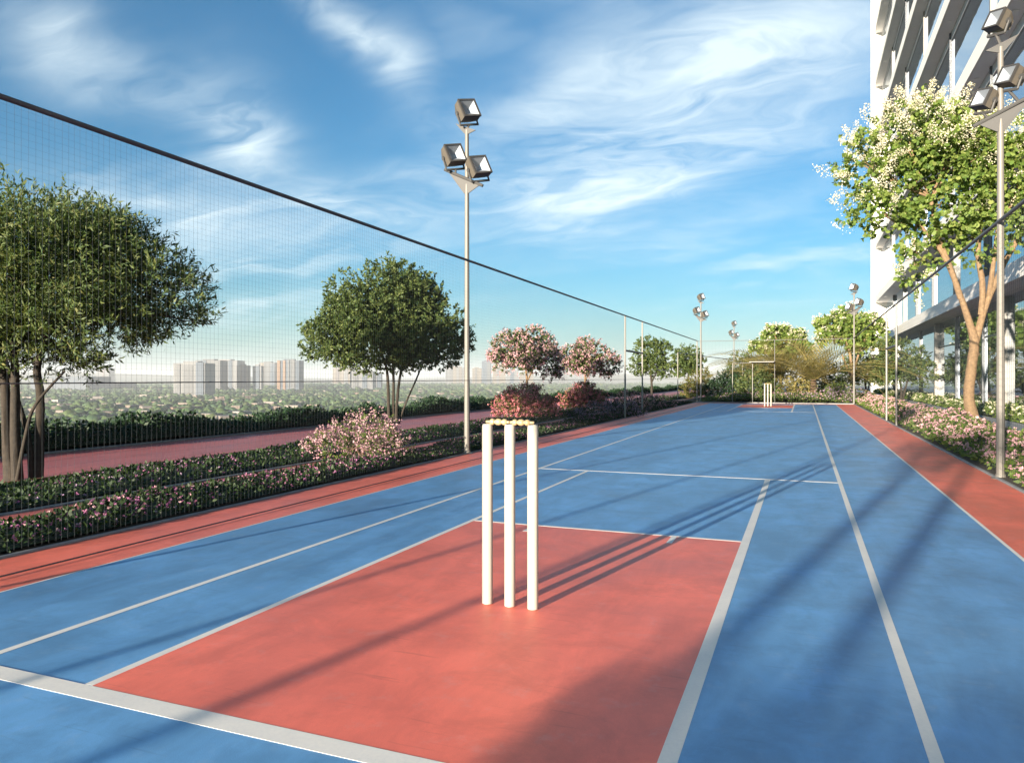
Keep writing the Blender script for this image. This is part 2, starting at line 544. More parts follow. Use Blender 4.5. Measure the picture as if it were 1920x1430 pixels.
def leaf_mesh(name, P, D, L, W, mats, mi=None, cup=0.12, six=False, rng=RNG):
    """P base points, D directions, L lengths, W widths: one folded blade each"""
    n = len(P)
    D = unit(D)
    S = unit(np.cross(D, rng.normal(size=(n, 3))))
    N = np.cross(S, D)
    L = np.asarray(L).reshape(-1, 1) * np.ones((n, 1))
    W = np.asarray(W).reshape(-1, 1) * np.ones((n, 1))
    if six:
        cols = [P, P + D * L * .28 + S * W * .46 + N * W * cup, P + D * L * .68 + S * W * .40 + N * W * cup, P + D * L - N * L * .06,
                P + D * L * .68 - S * W * .40 + N * W * cup, P + D * L * .28 - S * W * .46 + N * W * cup]
    else:
        cols = [P, P + D * L * .45 + S * W * .5 + N * W * cup, P + D * L, P + D * L * .45 - S * W * .5 + N * W * cup]
    k = len(cols)
    V = np.stack(cols, 1).reshape(-1, 3)
    me = bpy.data.meshes.new(name)
    me.vertices.add(n * k)
    me.vertices.foreach_set('co', V.astype(np.float32).ravel())
    me.loops.add(n * k)
    me.loops.foreach_set('vertex_index', np.arange(n * k, dtype=np.int32))
    me.polygons.add(n)
    me.polygons.foreach_set('loop_start', np.arange(0, n * k, k, dtype=np.int32))
    me.polygons.foreach_set('loop_total', np.full(n, k, dtype=np.int32))
    for m in mats:
        me.materials.append(mat(m))
    if mi is not None:
        me.polygons.foreach_set('material_index', np.asarray(mi, dtype=np.int32))
    me.update(calc_edges=True)
    me.validate()
    return me


def rand_dirs(rng, n):
    return unit(rng.normal(size=(n, 3)))


# ------------------------------------------------------------------ the ground and the court
XL, XR = -3.66, 1.575            # kerbs left and right of the court
BL, BR = -3.10, 1.00             # edges of the blue playing surface
Y0, Y1 = -0.55, 27.30
CXW = -1.065                     # wicket centre line

pod = MB().box(-9.35, 60, -45, 95, -40.0, -0.03)
struct('podium', pod, 'podium_concrete')

blue = struct('court_surface', MB().box(BL, BR, Y0 + .5, Y1 - .55, -0.029, 0.0), 'blue_acrylic')
struct('court_margin', MB().box(XL, BL, Y0, Y1, -0.029, 0.0), 'red_acrylic')
struct('court_margin', MB().box(BR, XR, Y0, Y1, -0.029, 0.0), 'red_acrylic')
struct('court_margin', MB().box(BL, BR, Y1 - .55, Y1, -0.029, 0.0), 'red_acrylic')
struct('court_margin', MB().box(BL, BR, Y0, Y0 + .5, -0.029, 0.0), 'red_acrylic')


def line(x0, x1, y0, y1, z=0.007):
    return MB().box(x0, x1, y0, y1, 0.0004, 0.0004 + z * .11).build('painted_line', 'line_paint', blue)


WL, WN = 0.052, 0.046
for (ya, yb) in ((1.511, 4.145), (23.2, 25.83)):
    MB().box(CXW - .845, CXW + .75, ya, yb, 0.00005, 0.0006).build('batting_area', 'red_acrylic', blue)
# long lines of the court
line(-2.435, -2.404, Y0 + .5, Y1 - .55)
line(0.270, 0.302, Y0 + .5, Y1 - .55)
# thin edge lines between blue and red
line(BL - .006, BL + .006, Y0 + .5, Y1 - .55, 0.0045)
line(BR - .009, BR + .009, Y0 + .5, Y1 - .55, 0.0045)
# creases, near end then far end
for s, c0 in ((1, 0.0), (-1, 27.345)):
    def Y(a, b):
        q = sorted((c0 + s * a, c0 + s * b))
        return q
    line(-2.4035, 0.2695, *Y(1.442, 1.510))
    line(CXW - .875, CXW - .845, *Y(1.513, 6.78), 0.0065)
    line(CXW + .75, CXW + .794, *Y(0.5, 6.78), 0.0068)
    line(CXW - .844, CXW + .749, *Y(4.146, 4.172), 0.0060)
    line(-2.4035, 0.2695, *Y(6.781, 6.820), 0.0075)
    line(CXW + .375, CXW + .405, *Y(3.97, 4.145), 0.0062)
    line(CXW - .455, CXW - .425, *Y(3.97, 4.145), 0.0062)

# kerbs
def kerb(x0, x1, y0, y1, z1=0.035, z0=-.029, m='kerb_stone'):
    return struct('kerb', MB().bbox(x0, x1, y0, y1, z0, z1, 0.006), m)


kerb(XL - .032, XL - .001, -14, 36, .013)
kerb(XR + .001, XR + .032, -14, 36, .016)
kerb(-4.85, -4.80, -14, 44, .012)
struct('narrow_path', MB().box(-4.799, -4.45, -14, 44, -.029, 0.0), 'red_walk')
kerb(-4.449, -4.42, -14, 36, 0.010)
struct('timber_edge', MB().bbox(-6.03, -5.985, -14, 44, -.029, 0.045), 'timber_edging')
struct('walkway', MB().box(-8.20, -6.031, -14, 60, -.029, 0.0), 'red_walk')
kerb(-8.26, -8.201, -14, 60, 0.025)
struct('planting_soil', MB().box(-4.419, XL - .033, -14, 36, -.029, 0.006), 'soil')
struct('planting_soil', MB().box(-5.984, -4.851, -14, 44, -.029, 0.006), 'soil')
struct('planting_soil', MB().box(-9.2, -8.261, -14, 60, -.029, 0.02), 'soil')
struct('planting_soil', MB().box(XR + .033, 2.93, -14, 36, -.029, 0.015), 'soil')
kerb(2.931, 2.985, -14, 60, 0.03)
struct('grey_path', MB().box(2.986, 3.79, -14, 60, -.029, 0.0), 'grey_paving')
kerb(3.791, 3.845, -14, 60, 0.03)
struct('planting_soil', MB().box(3.846, 4.66, -14, 60, -.029, 0.015), 'soil')
struct('planting_soil', MB().box(XL, XR, Y1 + .06, 36, -.029, 0.012), 'soil')
struct('planting_soil', MB().box(XL, XR, -14, Y0 - .06, -.029, 0.012), 'soil')
kerb(XL, XR, Y1 + .001, Y1 + .055)
kerb(XL, XR, Y0 - .055, Y0 - .001)
# upstand at the roof edge beyond the hedge
struct('roof_parapet', MB().box(-9.34, -9.22, -44, 94, -.029, 0.16), 'podium_concrete')

# ------------------------------------------------------------------ building on the right
XF, XG = 4.05, 4.72               # slab edge and glazing planes
BY0, BY1 = 4.0, 50.0
b = thing('apartment_building', 'white multi-storey building with projecting floor slabs and full-height glazing beside the court', 'building', (XG, 27.0, 0))
BO = Vector((XG, 27.0, 0))


def bpart(name, x0, x1, y0, y1, z0, z1, m, par=None, bev=None):
    par = par or b
    mb = MB()
    if bev:
        mb.bbox(x0 - BO.x, x1 - BO.x, y0 - BO.y, y1 - BO.y, z0, z1, bev)
    else:
        mb.box(x0 - BO.x, x1 - BO.x, y0 - BO.y, y1 - BO.y, z0, z1)
    return mb.build(name, m, par)


bpart('end_wall', 3.86, 16.0, BY1 + .002, BY1 + .5, -.028, 34.0, 'white_render')
bpart('back_wall', 15.0, 15.4, BY0, BY1, -.028, 34.0, 'white_render')
bpart('near_wall', XG + .02, 15.0, BY0 - .3, BY0 - .002, -.028, 34.0, 'white_render')
bpart('plinth', XG + .0, XG + .2, BY0, BY1, -.028, 0.10, 'podium_concrete')
bpart('interior_floor', XG + .201, 14.99, BY0, BY1, -.028, 0.03, 'interior_floor')
SLABS = [2.93, 5.50, 8.85, 12.15, 15.45, 18.75, 22.05, 25.35, 28.65, 31.95]      # underside heights
TH_S = [0.36, 0.40] + [0.42] * 8
XFS = [4.05] + [4.05] * 9
for i, (z, t) in enumerate(zip(SLABS, TH_S)):
    s = bpart('floor_slab', XFS[i] + .05, 14.98, BY0, BY1, z + .02, z + t, 'soffit_paint')
    bpart('fascia', XFS[i], XFS[i] + .049, BY0, BY1, z, z + t + .03, 'white_render', bev=.008)
    if i >= 1:
        for y in np.arange(11, BY1, 3.9):
            MB().lathe([(0.075, -0.012), (0.075, 0.0), (0.05, 0.008)], 10, (4.27 - BO.x, y - BO.y, z + .012)).build('downlight', 'downlight_white', b)
bpart('upper_back', 9.0, 9.15, BY0, BY1, 0.03, 33.0, 'interior_wall')

pane_cache = {}


def pane(y0, y1, z0, z1, x=XG, m='window_glass'):
    w_, h_ = round(y1 - y0, 3), round(z1 - z0, 3)
    if (w_, h_) not in pane_cache:
        pane_cache[(w_, h_)] = MB().box(0, 0.02, 0, w_, 0, h_).mesh('pane', m)
    return obj('pane', pane_cache[(w_, h_)], b, (x - BO.x, y0 - BO.y, z0))


mull_cache = {}


def mull(y, z0, z1, wy=.07, dx=.12, m='mullion_metal', x=XG - .06, name='mullion'):
    k = (wy, dx, round(z1 - z0, 3), m)
    if k not in mull_cache:
        mull_cache[k] = MB().bbox(0, dx, -wy / 2, wy / 2, 0, z1 - z0, .005).mesh(name, m)
    return obj(name, mull_cache[k], b, (x - BO.x, y - BO.y, z0))


# ground floor bays
gy = [BY0 + .1, 6.8, 9.6, 12.4, 15.2, 18.2, 21.6, 24.0, 27.9, 31.4, 36.0, 42.6, 46.2, 49.9]
for i in range(len(gy) - 1):
    pane(gy[i] + .04, gy[i + 1] - .04, 0.11, 2.93)
    if i:
        big = i in (3, 6, 9)
        mull(gy[i], 0.05, 2.93, .16 if big else .09, .20 if big else .13, 'pale_mullion' if i in (9, 6) else 'mullion_metal', XG - .16 if big else XG - .07,
             'column' if big else 'mullion')
    if i % 2 == 0:
        bpart('transom', XG - .03, XG - .002, gy[i] + .05, gy[i + 1] - .05, 2.02, 2.06, 'mullion_metal')
# curtains and a wall inside
for (y0, y1, x0) in ((24.6, 26.3, 5.1), (28.2, 30.4, 5.2), (16.0, 17.4, 5.1), (33.0, 34.5, 5.1), (38.5, 40.0, 5.1), (19.3, 20.2, 5.1)):
    n = 36
    mb = MB()
    pts = [(x0 + .05 * math.sin(k * 1.15), y0 + (y1 - y0) * k / n) for k in range(n + 1)]
    vs = [(p[0] - BO.x, p[1] - BO.y, z) for z in (0.06, 2.88) for p in pts]
    vs += [(p[0] + .012 - BO.x, p[1] - BO.y, z) for z in (0.06, 2.88) for p in pts]
    m_ = n + 1
    fs = [(k, k + 1, m_ + k + 1, m_ + k) for k in range(n)] + [(2 * m_ + k, 3 * m_ + k, 3 * m_ + k + 1, 2 * m_ + k + 1) for k in range(n)]
    mb.add(vs, fs).build('curtain', 'curtain_cloth', b, smooth=True)
# upper floors
for i in range(len(SLABS) - 1):
    z0, z1 = SLABS[i] + TH_S[i] + .03, SLABS[i + 1]
    step = 5.6 if i else 4.4
    ys = list(np.arange(BY1 - .1, BY0, -step))[::-1]
    ys = [BY0 + .1] + [y for y in ys if y > BY0 + .6]
    for k in range(len(ys) - 1):
        pane(round(ys[k] + .04, 3), round(ys[k + 1] - .04, 3), z0, z1, XG - .02 if i == 0 else 4.50)
        if k:
            pale = (k + i) % 3 == 0
            mull(ys[k], z0, z1, .12 if pale else .07, .16 if pale else .11, 'pale_mullion' if pale else 'mullion_metal', XG - .12 if i == 0 else 4.42)
    if i:
        bpart('header', 4.47, 4.498, BY0 + .11, BY1 - .11, z1 - .26, z1 + .015, 'header_grey')
    if i == 0:
        for k in (4, 6, 7, 8):
            if k < len(ys) - 1:
                bpart('panel', XG + .03, XG + .07, ys[k] + .05, ys[k] + 1.1, z0, z1 - .01, 'curtain_cloth')

# ------------------------------------------------------------------ wickets
def stump_mesh():
    r = 0.0212
    prof = [(r, -0.002), (r, 0.690), (r * .97, 0.698), (r * .86, 0.704), (r * .55, 0.7035), (r * .5, 0.701)]
    return MB().lathe(prof, 28).mesh('stump', 'stump_paint', True)


def bail_mesh():
    """turned bail along +X, 0.109 long"""
    prof = [(.004, 0), (.0055, .002), (.0055, .016), (.008, .018), (.0115, .022), (.0125, .028), (.0115, .034), (.0075, .037), (.0075, .041),
            (.0112, .044), (.0128, .050), (.0128, .057), (.0112, .063), (.0075, .066), (.0075, .070), (.0115, .073), (.0125, .079), (.0115, .085), (.008, .089),
            (.0055, .091), (.0055, .105), (.004, .107)]
    mb = MB().lathe(prof, 18)
    mb.v = [(z, y, x) for (x, y, z) in mb.v]
    mb.f = [tuple(reversed(f)) for f in mb.f]
    return mb.mesh('bail', 'bail_wood', True)


SM, BMESH = stump_mesh(), bail_mesh()
SP = 0.0955
WY = 2.645
for k, nm in enumerate(('left', 'middle', 'right')):
    o = obj('stump', SM, None, (CXW + (k - 1) * SP, WY, 0.004))
    tag(o, f'white cricket stump nearest the camera, {nm} one of the large wicket', 'stump', 'stumps of the near wicket')
    o = obj('stump', SM, None, (CXW + (k - 1) * SP, 24.70, 0.004))
    tag(o, f'tiny distant white cricket stump at the far end, {nm} one of the three', 'stump', 'stumps of the far wicket')
for k, nm in enumerate(('left', 'right')):
    o = obj('bail', BMESH, None, (CXW + (k - 1) * SP - .006, WY, 0.7165))
    tag(o, f'turned wooden bail on top of the near wicket, {nm} of the two', 'bail', 'bails on the near wicket')
    o = obj('bail', BMESH, None, (CXW + (k - 1) * SP - .006, 24.70, 0.7165))
    tag(o, f'small wooden bail on top of the distant wicket, {nm} of the two', 'bail', 'bails on the far wicket')

# ------------------------------------------------------------------ floodlights
def lamp_head(par, loc, aim, up=Vector((0, 0, 1)), size=0.225):
    f = Vector(aim).normalized()
    r = f.cross(up).normalized()
    u = r.cross(f).normalized()
    M = Matrix((r, f, u)).transposed()
    h = size / 2

    def T(p):
        return M @ Vector(p) + Vector(loc)
    # housing: deep box that narrows to the back, f = +Y local
    fr, bk, dp = h, h * .66, size * .82
    vs = [(-fr, 0, -fr), (fr, 0, -fr), (fr, 0, fr), (-fr, 0, fr), (-fr, -dp * .45, -fr), (fr, -dp * .45, -fr), (fr, -dp * .45, fr), (-fr, -dp * .45, fr),
          (-bk, -dp, -bk * .8), (bk, -dp, -bk * .8), (bk, -dp, bk), (-bk, -dp, bk)]
    fs = []
    for k in (0, 4):
        fs += [(k + i, k + (i + 1) % 4, k + 4 + (i + 1) % 4, k + 4 + i) for i in range(4)]
    fs.append((8, 9, 10, 11))
    hs = MB().add([T(p) for p in vs], fs).build('housing', 'lamp_housing', par)
    # cooling ribs on the back
    rb = MB()
    for x in np.linspace(-bk * .8, bk * .8, 6):
        q = [(x - .004, -dp - .018, -bk * .7), (x + .004, -dp - .018, -bk * .7), (x + .004, -dp + .01, -bk * .7), (x - .004, -dp + .01, -bk * .7)]
        q += [(a, b_, bk * .9) for a, b_, _ in q]
        rb.add([T(p) for p in q], [(0, 1, 2, 3), (7, 6, 5, 4), (0, 4, 5, 1), (1, 5, 6, 2), (2, 6, 7, 3), (3, 7, 4, 0)])
    rb.build('cooling_ribs', 'lamp_housing', hs)
    # frame round the glass
    fm = MB()
    o_, i_ = h * 1.04, h * .86
    ring = [(-o_, .0, -o_), (o_, .0, -o_), (o_, .0, o_), (-o_, .0, o_), (-o_, .022, -o_), (o_, .022, -o_), (o_, .022, o_), (-o_, .022, o_),
            (-i_, .022, -i_), (i_, .022, -i_), (i_, .022, i_), (-i_, .022, i_), (-i_, .0, -i_), (i_, .0, -i_), (i_, .0, i_), (-i_, .0, i_)]
    fs = []
    for k in (0, 4, 8):
        fs += [(k + i, k + (i + 1) % 4, k + 4 + (i + 1) % 4, k + 4 + i) for i in range(4)]
    fs += [(12 + i, 12 + (i + 1) % 4, (i + 1) % 4, i) for i in range(4)]
    fm.add([T(p) for p in ring], fs).build('lens_frame', 'lamp_frame', par)
    # reflector pyramid inside and the glass
    rf = [(-i_, .004, -i_), (i_, .004, -i_), (i_, .004, i_), (-i_, .004, i_), (-i_ * .25, -.09 * size / .3, -i_ * .25), (i_ * .25, -.09 * size / .3, -i_ * .25),
          (i_ * .25, -.09 * size / .3, i_ * .25), (-i_ * .25, -.09 * size / .3, i_ * .25)]
    rf = [(x, y * .95 + .010, z) for x, y, z in rf]
    MB().add([T(p) for p in rf], [(0, 1, 5, 4), (1, 2, 6, 5), (2, 3, 7, 6), (3, 0, 4, 7), (4, 5, 6, 7)]).build('reflector', 'lamp_reflector', par)
    gl = [(-i_, .0205, -i_), (i_, .0205, -i_), (i_, .0205, i_), (-i_, .0205, i_), (-i_, .0235, -i_), (i_, .0235, -i_), (i_, .0235, i_), (-i_, .0235, i_)]
    MB().add([T(p) for p in gl], [(0, 1, 2, 3), (7, 6, 5, 4), (0, 4, 5, 1), (1, 5, 6, 2), (2, 6, 7, 3), (3, 7, 4, 0)]).build('lens_glass', 'lamp_glass', par)
    # yoke: a U bracket under the housing
    yk = MB()
    for sx in (-1, 1):
        a = [T((sx * h * 1.10, -dp * .5, 0)), T((sx * h * 1.10, -dp * .62, -h * 1.25))]
        yk.tube(a, .011, 6)
        yk.tube([T((sx * h * 0.98, -dp * .5, 0)), T((sx * h * 1.16, -dp * .5, 0))], .026, 10)
    yk.tube([T((-h * 1.13, -dp * .62, -h * 1.25)), T((h * 1.13, -dp * .62, -h * 1.25))], .014, 6)
    yk.build('yoke', 'lamp_bracket', par)
    return T((0, -dp * .62, -h * 1.25))


def floodlight(x, y, side, label, H=4.20, size=.225, o2=.105, o3=.185):
    """side +1: stands left of the court and aims right"""
    t = thing('floodlight_pole', label, 'floodlight', (x, y, -.02), 0, 'floodlight poles along the court')
    MB().tube([(0, 0, 0), (0, 0, 1.2), (0, 0, 2.6), (0, 0, H - .36)], [.034, .031, .027, .023], 20, cap=True).build('pole', 'pole_metal', t, True)
    MB().lathe([(.075, 0), (.075, .014), (.045, .02), (.038, .05)], 18, (0, 0, .01)).build('base_plate', 'pole_metal', t, True)
    aim = Vector((side * .74, -.60, .34))
    up = Vector((-side * .40, 0, 1))
    y1 = lamp_head(t, (side * .055, -.06, H - .13), aim, up, size)
    y2 = lamp_head(t, (-side * o2, -.10, H - .65), aim, up, size)
    y3 = lamp_head(t, (side * o3, -.03, H - .80), aim, up, size)
    zc = H - .98
    MB().tube([y1, Vector((0, 0, H - .34))], .015, 8).build('lamp_arm', 'lamp_bracket', t)
    MB().tube([y2, Vector((-side * .13, -.04, zc + .10))], .013, 8).build('lamp_arm', 'lamp_bracket', t)
    MB().tube([y3, Vector((side * .10, -.02, zc - .005))], .013, 8).build('lamp_arm', 'lamp_bracket', t)
    # slanting cross bar with a gusset plate, and a small plate under the top lamp
    br = MB()
    z0 = H - .98
    br.tube([(-side * .27, -.05, z0 + .17), (side * .21, -.01, z0 - .06)], .018, 8)
    vs = [(-side * .22, -.035, z0 + .13), (side * .17, -.02, z0 - .05), (side * .03, -.02, z0 - .13), (-side * .03, -.02, z0 - .13)]
    vs += [(p[0], p[1] + .012, p[2]) for p in vs]
    br.add(vs, [(0, 1, 2, 3), (7, 6, 5, 4), (0, 4, 5, 1), (1, 5, 6, 2), (2, 6, 7, 3), (3, 7, 4, 0)])
    br.build('cross_bracket', 'lamp_bracket', t)
    br = MB()
    vs = [(-side * .14, -.02, H - .27), (side * .12, -.02, H - .38), (0, -.02, H - .42), (-side * .03, -.02, H - .40)]
    vs += [(p[0], p[1] + .012, p[2]) for p in vs]
    br.add(vs, [(0, 1, 2, 3), (7, 6, 5, 4), (0, 4, 5, 1), (1, 5, 6, 2), (2, 6, 7, 3), (3, 7, 4, 0)])
    br.build('top_bracket', 'lamp_bracket', t)
    return t


floodlight(-3.70, 7.83, 1, 'tall slim floodlight pole with three lamps in the middle of the picture')
floodlight(1.62, 7.62, -1, 'floodlight pole with three lamps in front of the white-blossom tree at the right edge', 4.20, .16, .03, .15)
floodlight(-3.70, 29.0, 1, 'small distant floodlight pole at the far left corner of the court')
floodlight(1.62, 27.9, -1, 'distant floodlight pole at the far right corner before the pale tree')
floodlight(-3.70, 43.5, 1, 'farthest tiny floodlight pole beyond the end of the court')
floodlight(-3.70, -8.3, 1, 'floodlight pole standing behind the camera, seen only by its shadow')

# ------------------------------------------------------------------ fences with netting
ZR = 2.27


def netting(par, axis, fixed, a0, a1, z0, z1, step=.036, r=.00056):
    """square mesh of thin cords"""
    vs, fs = [], []
    r_v = r
    an = [(math.cos(q), math.sin(q)) for q in (0.3, 0.3 + 2.094, 0.3 + 4.189)]

    def cord(p, q, flat):
        o = len(vs)
        r = r_v if flat == 'v' else r_v * .62
        for base in (p, q):
            for c, s in an:
                if flat == 'v':
                    vs.append((base[0] + c * r, base[1] + s * r, base[2]))
                elif axis == 'y':
                    vs.append((base[0] + c * r, base[1], base[2] + s * r))
                else:
                    vs.append((base[0], base[1] + c * r, base[2] + s * r))
        fs.extend([(o, o + 1, o + 4, o + 3), (o + 1, o + 2, o + 5, o + 4), (o + 2, o, o + 3, o + 5)])
    nv = int(round((a1 - a0) / step))
    for i in range(nv + 1):
        a = a0 + (a1 - a0) * i / nv
        j = RNG.uniform(-.004, .004)
        p, q = ((fixed, a + j, z0), (fixed, a - j, z1)) if axis == 'y' else ((a + j, fixed, z0), (a - j, fixed, z1))
        cord(p, q, 'v')
    nh = int(round((z1 - z0) / step))
    seg = max(1, int((a1 - a0) / 0.5))
    for i in range(nh + 1):
        z = z0 + (z1 - z0) * i / nh
        for s_ in range(seg):
            b0, b1 = a0 + (a1 - a0) * s_ / seg, a0 + (a1 - a0) * (s_ + 1) / seg
            s0, s1 = (.007 * math.sin(bb * 1.7 + z * 2.1) + .004 * math.sin(bb * 4.3 + z) for bb in (b0, b1))
            p, q = ((fixed, b0, z + s0), (fixed, b1, z + s1)) if axis == 'y' else ((b0, fixed, z + s0), (b1, fixed, z + s1))
            cord(p, q, 'h')
    me = bpy.data.meshes.new('netting')
    me.from_pydata(vs, [], fs)
    me.materials.append(mat('net_twine'))
    o = obj('netting', me, par)
    o['kind'] = 'stuff'
    return o


def post(par, x, y, h, r=.019, m='post_metal'):
    p = MB().tube([(x, y, -.028), (x, y, h)], r, 14).build('post', m, par, True)
    return p


fl = thing('net_fence', 'long net fence with dark top rail along the left side of the court', 'fence', (0, 0, 0))
MB().tube([(-3.66, -9.5, ZR), (-3.66, 27.6, ZR)], .0148, 10).build('top_rail', 'rail_metal', fl, True)
MB().tube([(-3.66, -9.5, .862), (-3.66, 27.6, .862)], .0035, 6).build('cable', 'rail_metal', fl)
MB().tube([(-3.30, -9.5, .012), (-3.30, 27.6, .012)], .004, 6).build('ground_cable', 'rail_metal', fl)
for y in (-5.3, -0.05, 15.9, 17.75, 27.6):
    post(fl, -3.66, y, ZR)
MB().tube([(-3.66, 15.9, 1.50), (-3.66, 17.75, 1.50)], .022, 10).build('gate_lintel', 'rail_metal', fl, True)
netting(fl, 'y', -3.66, -2.0, 15.9, .03, ZR)

fr_ = thing('net_fence', 'net fence with dark top rail on the right in front of the flower bed', 'fence', (0, 0, 0))
MB().tube([(1.60, -9.5, ZR), (1.60, 27.6, ZR)], .017, 10).build('top_rail', 'rail_metal', fr_, True)
for y in (15.25, 17.0, 27.6, -0.05):
    post(fr_, 1.60, y, ZR)
MB().tube([(1.60, 15.25, 1.50), (1.60, 17.0, 1.50)], .022, 10).build('gate_lintel', 'rail_metal', fr_, True)
netting(fr_, 'y', 1.60, -2.0, 15.25, .03, ZR, step=.06, r=.0008)

fe = thing('end_fence', 'pale metal end fence with gate frame behind the distant wicket', 'fence', (0, 0, 0))
MB().tube([(-3.66, 27.62, ZR - .02), (1.60, 27.62, ZR - .02)], .009, 8).build('top_rail', 'rail_grey', fe, True)
for x in (-2.40, -1.71):
    post(fe, x, 27.6, 1.44, .014)
post(fe, -0.96, 27.6, ZR - .02, .012, 'rail_grey')
MB().tube([(-2.40, 27.6, 1.44), (-0.96, 27.6, 1.44)], .012, 10).build('gate_lintel', 'rail_grey', fe, True)
# low roof panel over the gate
MB().bbox(-1.80, -.97, 27.2, 28.6, 1.456, 1.482).build('gate_canopy', 'post_metal', fe)
netting(fe, 'x', 27.64, -3.6, 1.55, .03, ZR - .05, step=.12, r=.0007)
MB().tube([(-4.9, 31.0, 1.95), (-3.2, 43.0, 1.85)], .018, 8).build('rear_rail', 'rail_metal', fe, True)
for (x, y) in ((-4.9, 31.0), (-3.2, 43.0)):
    post(fe, x, y, 1.95 if y < 40 else 1.85, .019)

# ------------------------------------------------------------------ planting: beds
def bed_height(rng_seed):
    ph = np.random.default_rng(rng_seed).uniform(0, 6.28, 8)

    def h(x, y):
        return 1.0 + .30 * np.sin(y * 0.9 + ph[4]) * np.sin(y * 0.37 + ph[5]) + .24 * np.sin(y * 2.3 + ph[0] + x * 1.7) + .18 * np.sin(y * 5.1 + ph[1] - x * 3.0) + .14 * np.sin(x * 8 + ph[2] + y * 1.3) + .10 * np.sin(y * 11 + ph[3])
    return h


def bed(name, label, cat, x0, x1, y0, y1, hgt, n_leaf, n_flow, leafs, petals, ll=.034, fl_size=.016, seed=1, cluster=5, flow_bias=0.5, lean=0.5):
    rng = np.random.default_rng(seed)
    hf = bed_height(seed)

    def prof(x):
        t = np.clip((x - x0) / (x1 - x0), 0, 1)
        return np.clip(np.minimum(t, 1 - t) * 5.0, .0, 1.0) ** .6
    # leaves
    dens = lambda n: y0 + (y1 - y0) * rng.uniform(0, 1, n)
    x = rng.uniform(x0 + .01, x1 - .01, n_leaf)
    y = dens(n_leaf)
    top = hgt * hf(x, y) * (.35 + .65 * prof(x))
    z = top * np.sqrt(rng.uniform(0.04, 1, n_leaf))
    P = np.stack([x, y, z + .01], 1)
    edge = np.where(x < (x0 + x1) / 2, -1, 1) * (1 - prof(x))
    D = rand_dirs(rng, n_leaf) * .9 + np.stack([edge * .8, np.zeros(n_leaf), np.full(n_leaf, lean)], 1)
    L = ll * rng.uniform(.7, 1.4, n_leaf)
    W = L * rng.uniform(.42, .62, n_leaf)
    mi = np.zeros(n_leaf, int)
    # blossoms: little rosettes
    fx = rng.uniform(x0 + .02, x1 - .02, n_flow)
    fy = dens(n_flow)
    keep = (np.sin(fy * 1.9 + seed) + np.sin(fy * 4.7 + fx * 3 + seed) + rng.normal(0, 1.0, n_flow)) > (-1.3 + 1.2 * (1 - flow_bias) * 2 - 1.0)
    fx, fy = fx[keep], fy[keep]
    m = len(fx)
    ftop = hgt * hf(fx, fy) * (.35 + .65 * prof(fx))
    fz = ftop * rng.uniform(.72, 1.16, m) + .012
    C = np.stack([fx, fy, fz], 1)
    e2 = np.where(fx < (x0 + x1) / 2, -1, 1) * (1 - prof(fx))
    axis = unit(rand_dirs(rng, m) * .6 + np.stack([e2, -.4 * np.ones(m), np.ones(m) * .8], 1))
    Pf = np.repeat(C, cluster, 0)
    A = np.repeat(axis, cluster, 0)
    side = unit(np.cross(A, rng.normal(size=(m * cluster, 3))))
    Df = side + A * .35
    Lf = fl_size * rng.uniform(.8, 1.3, m * cluster)
    Pa = np.concatenate([P, Pf])
    Da = np.concatenate([D, Df])
    La = np.concatenate([L, Lf])
    Wa = np.concatenate([W, Lf * .8])
    pm = 1 + np.repeat(rng.integers(0, len(petals), m), cluster)
    me = leaf_mesh(name, Pa, Da, La, Wa, [leafs] + petals, np.concatenate([mi, pm]), rng=rng)
    o = obj(name, me)
    tag(o, label, cat, kind='stuff')
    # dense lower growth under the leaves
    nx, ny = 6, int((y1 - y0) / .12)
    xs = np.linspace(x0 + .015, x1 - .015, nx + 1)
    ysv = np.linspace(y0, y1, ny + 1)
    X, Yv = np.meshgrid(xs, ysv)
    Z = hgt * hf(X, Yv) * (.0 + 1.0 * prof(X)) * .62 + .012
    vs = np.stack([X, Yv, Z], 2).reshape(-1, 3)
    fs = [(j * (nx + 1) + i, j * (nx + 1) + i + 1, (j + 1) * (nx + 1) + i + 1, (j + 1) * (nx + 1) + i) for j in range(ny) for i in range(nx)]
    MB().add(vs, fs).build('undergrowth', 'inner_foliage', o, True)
    return o


bed('flower_bed', 'low dark green bed with mauve flowers along the left kerb of the court', 'flower bed', -4.40, -3.715, -2, 27, .060, 44000, 6400, 'leaf_bed', ['petal_mauve', 'petal_mauve', 'petal_mauve', 'petal_pink'], .034, .015, 3, 5, .35)
bed('flower_bed', 'second low bed of mauve flowers between narrow path and wide red walkway', 'flower bed', -5.98, -4.87, -1, 40, .066, 56000, 7000, 'leaf_bed', ['petal_mauve', 'petal_lavender', 'petal_mauve'], .038, .015, 4, 5, .3)
bed('flower_bed', 'sunlit bed of pale pink flowers beside the right fence', 'flower bed', 1.64, 2.92, 3, 36, .17, 52000, 8200, 'leaf_meadow', ['petal_palepink', 'petal_pink', 'petal_palepink'], .050, .030, 5, 5, .95)
bed('flower_bed', 'green bed with cream flowers along the foot of the glass building', 'flower bed', 3.86, 4.60, 8, 49, .19, 34000, 2000, 'leaf_meadow', ['petal_cream'], .060, .042, 6, 6, .6)
hd_ = bed('hedge', 'low dark green leafy hedge along the roof edge behind the red walkway', 'hedge', -9.12, -8.30, -2, 58, .25, 62000, 0, 'leaf_hedge', ['petal_pink'], .065, .02, 7)
hd_['kind'] = 'thing'
bed('flower_bed', 'strip of low shrubs and pink flowers behind the far end fence', 'flower bed', XL + .1, XR - .1, 27.7, 30.5, .22, 9000, 800, 'leaf_dense', ['petal_pink', 'petal_lavender'], .06, .03, 8, 5, .5)


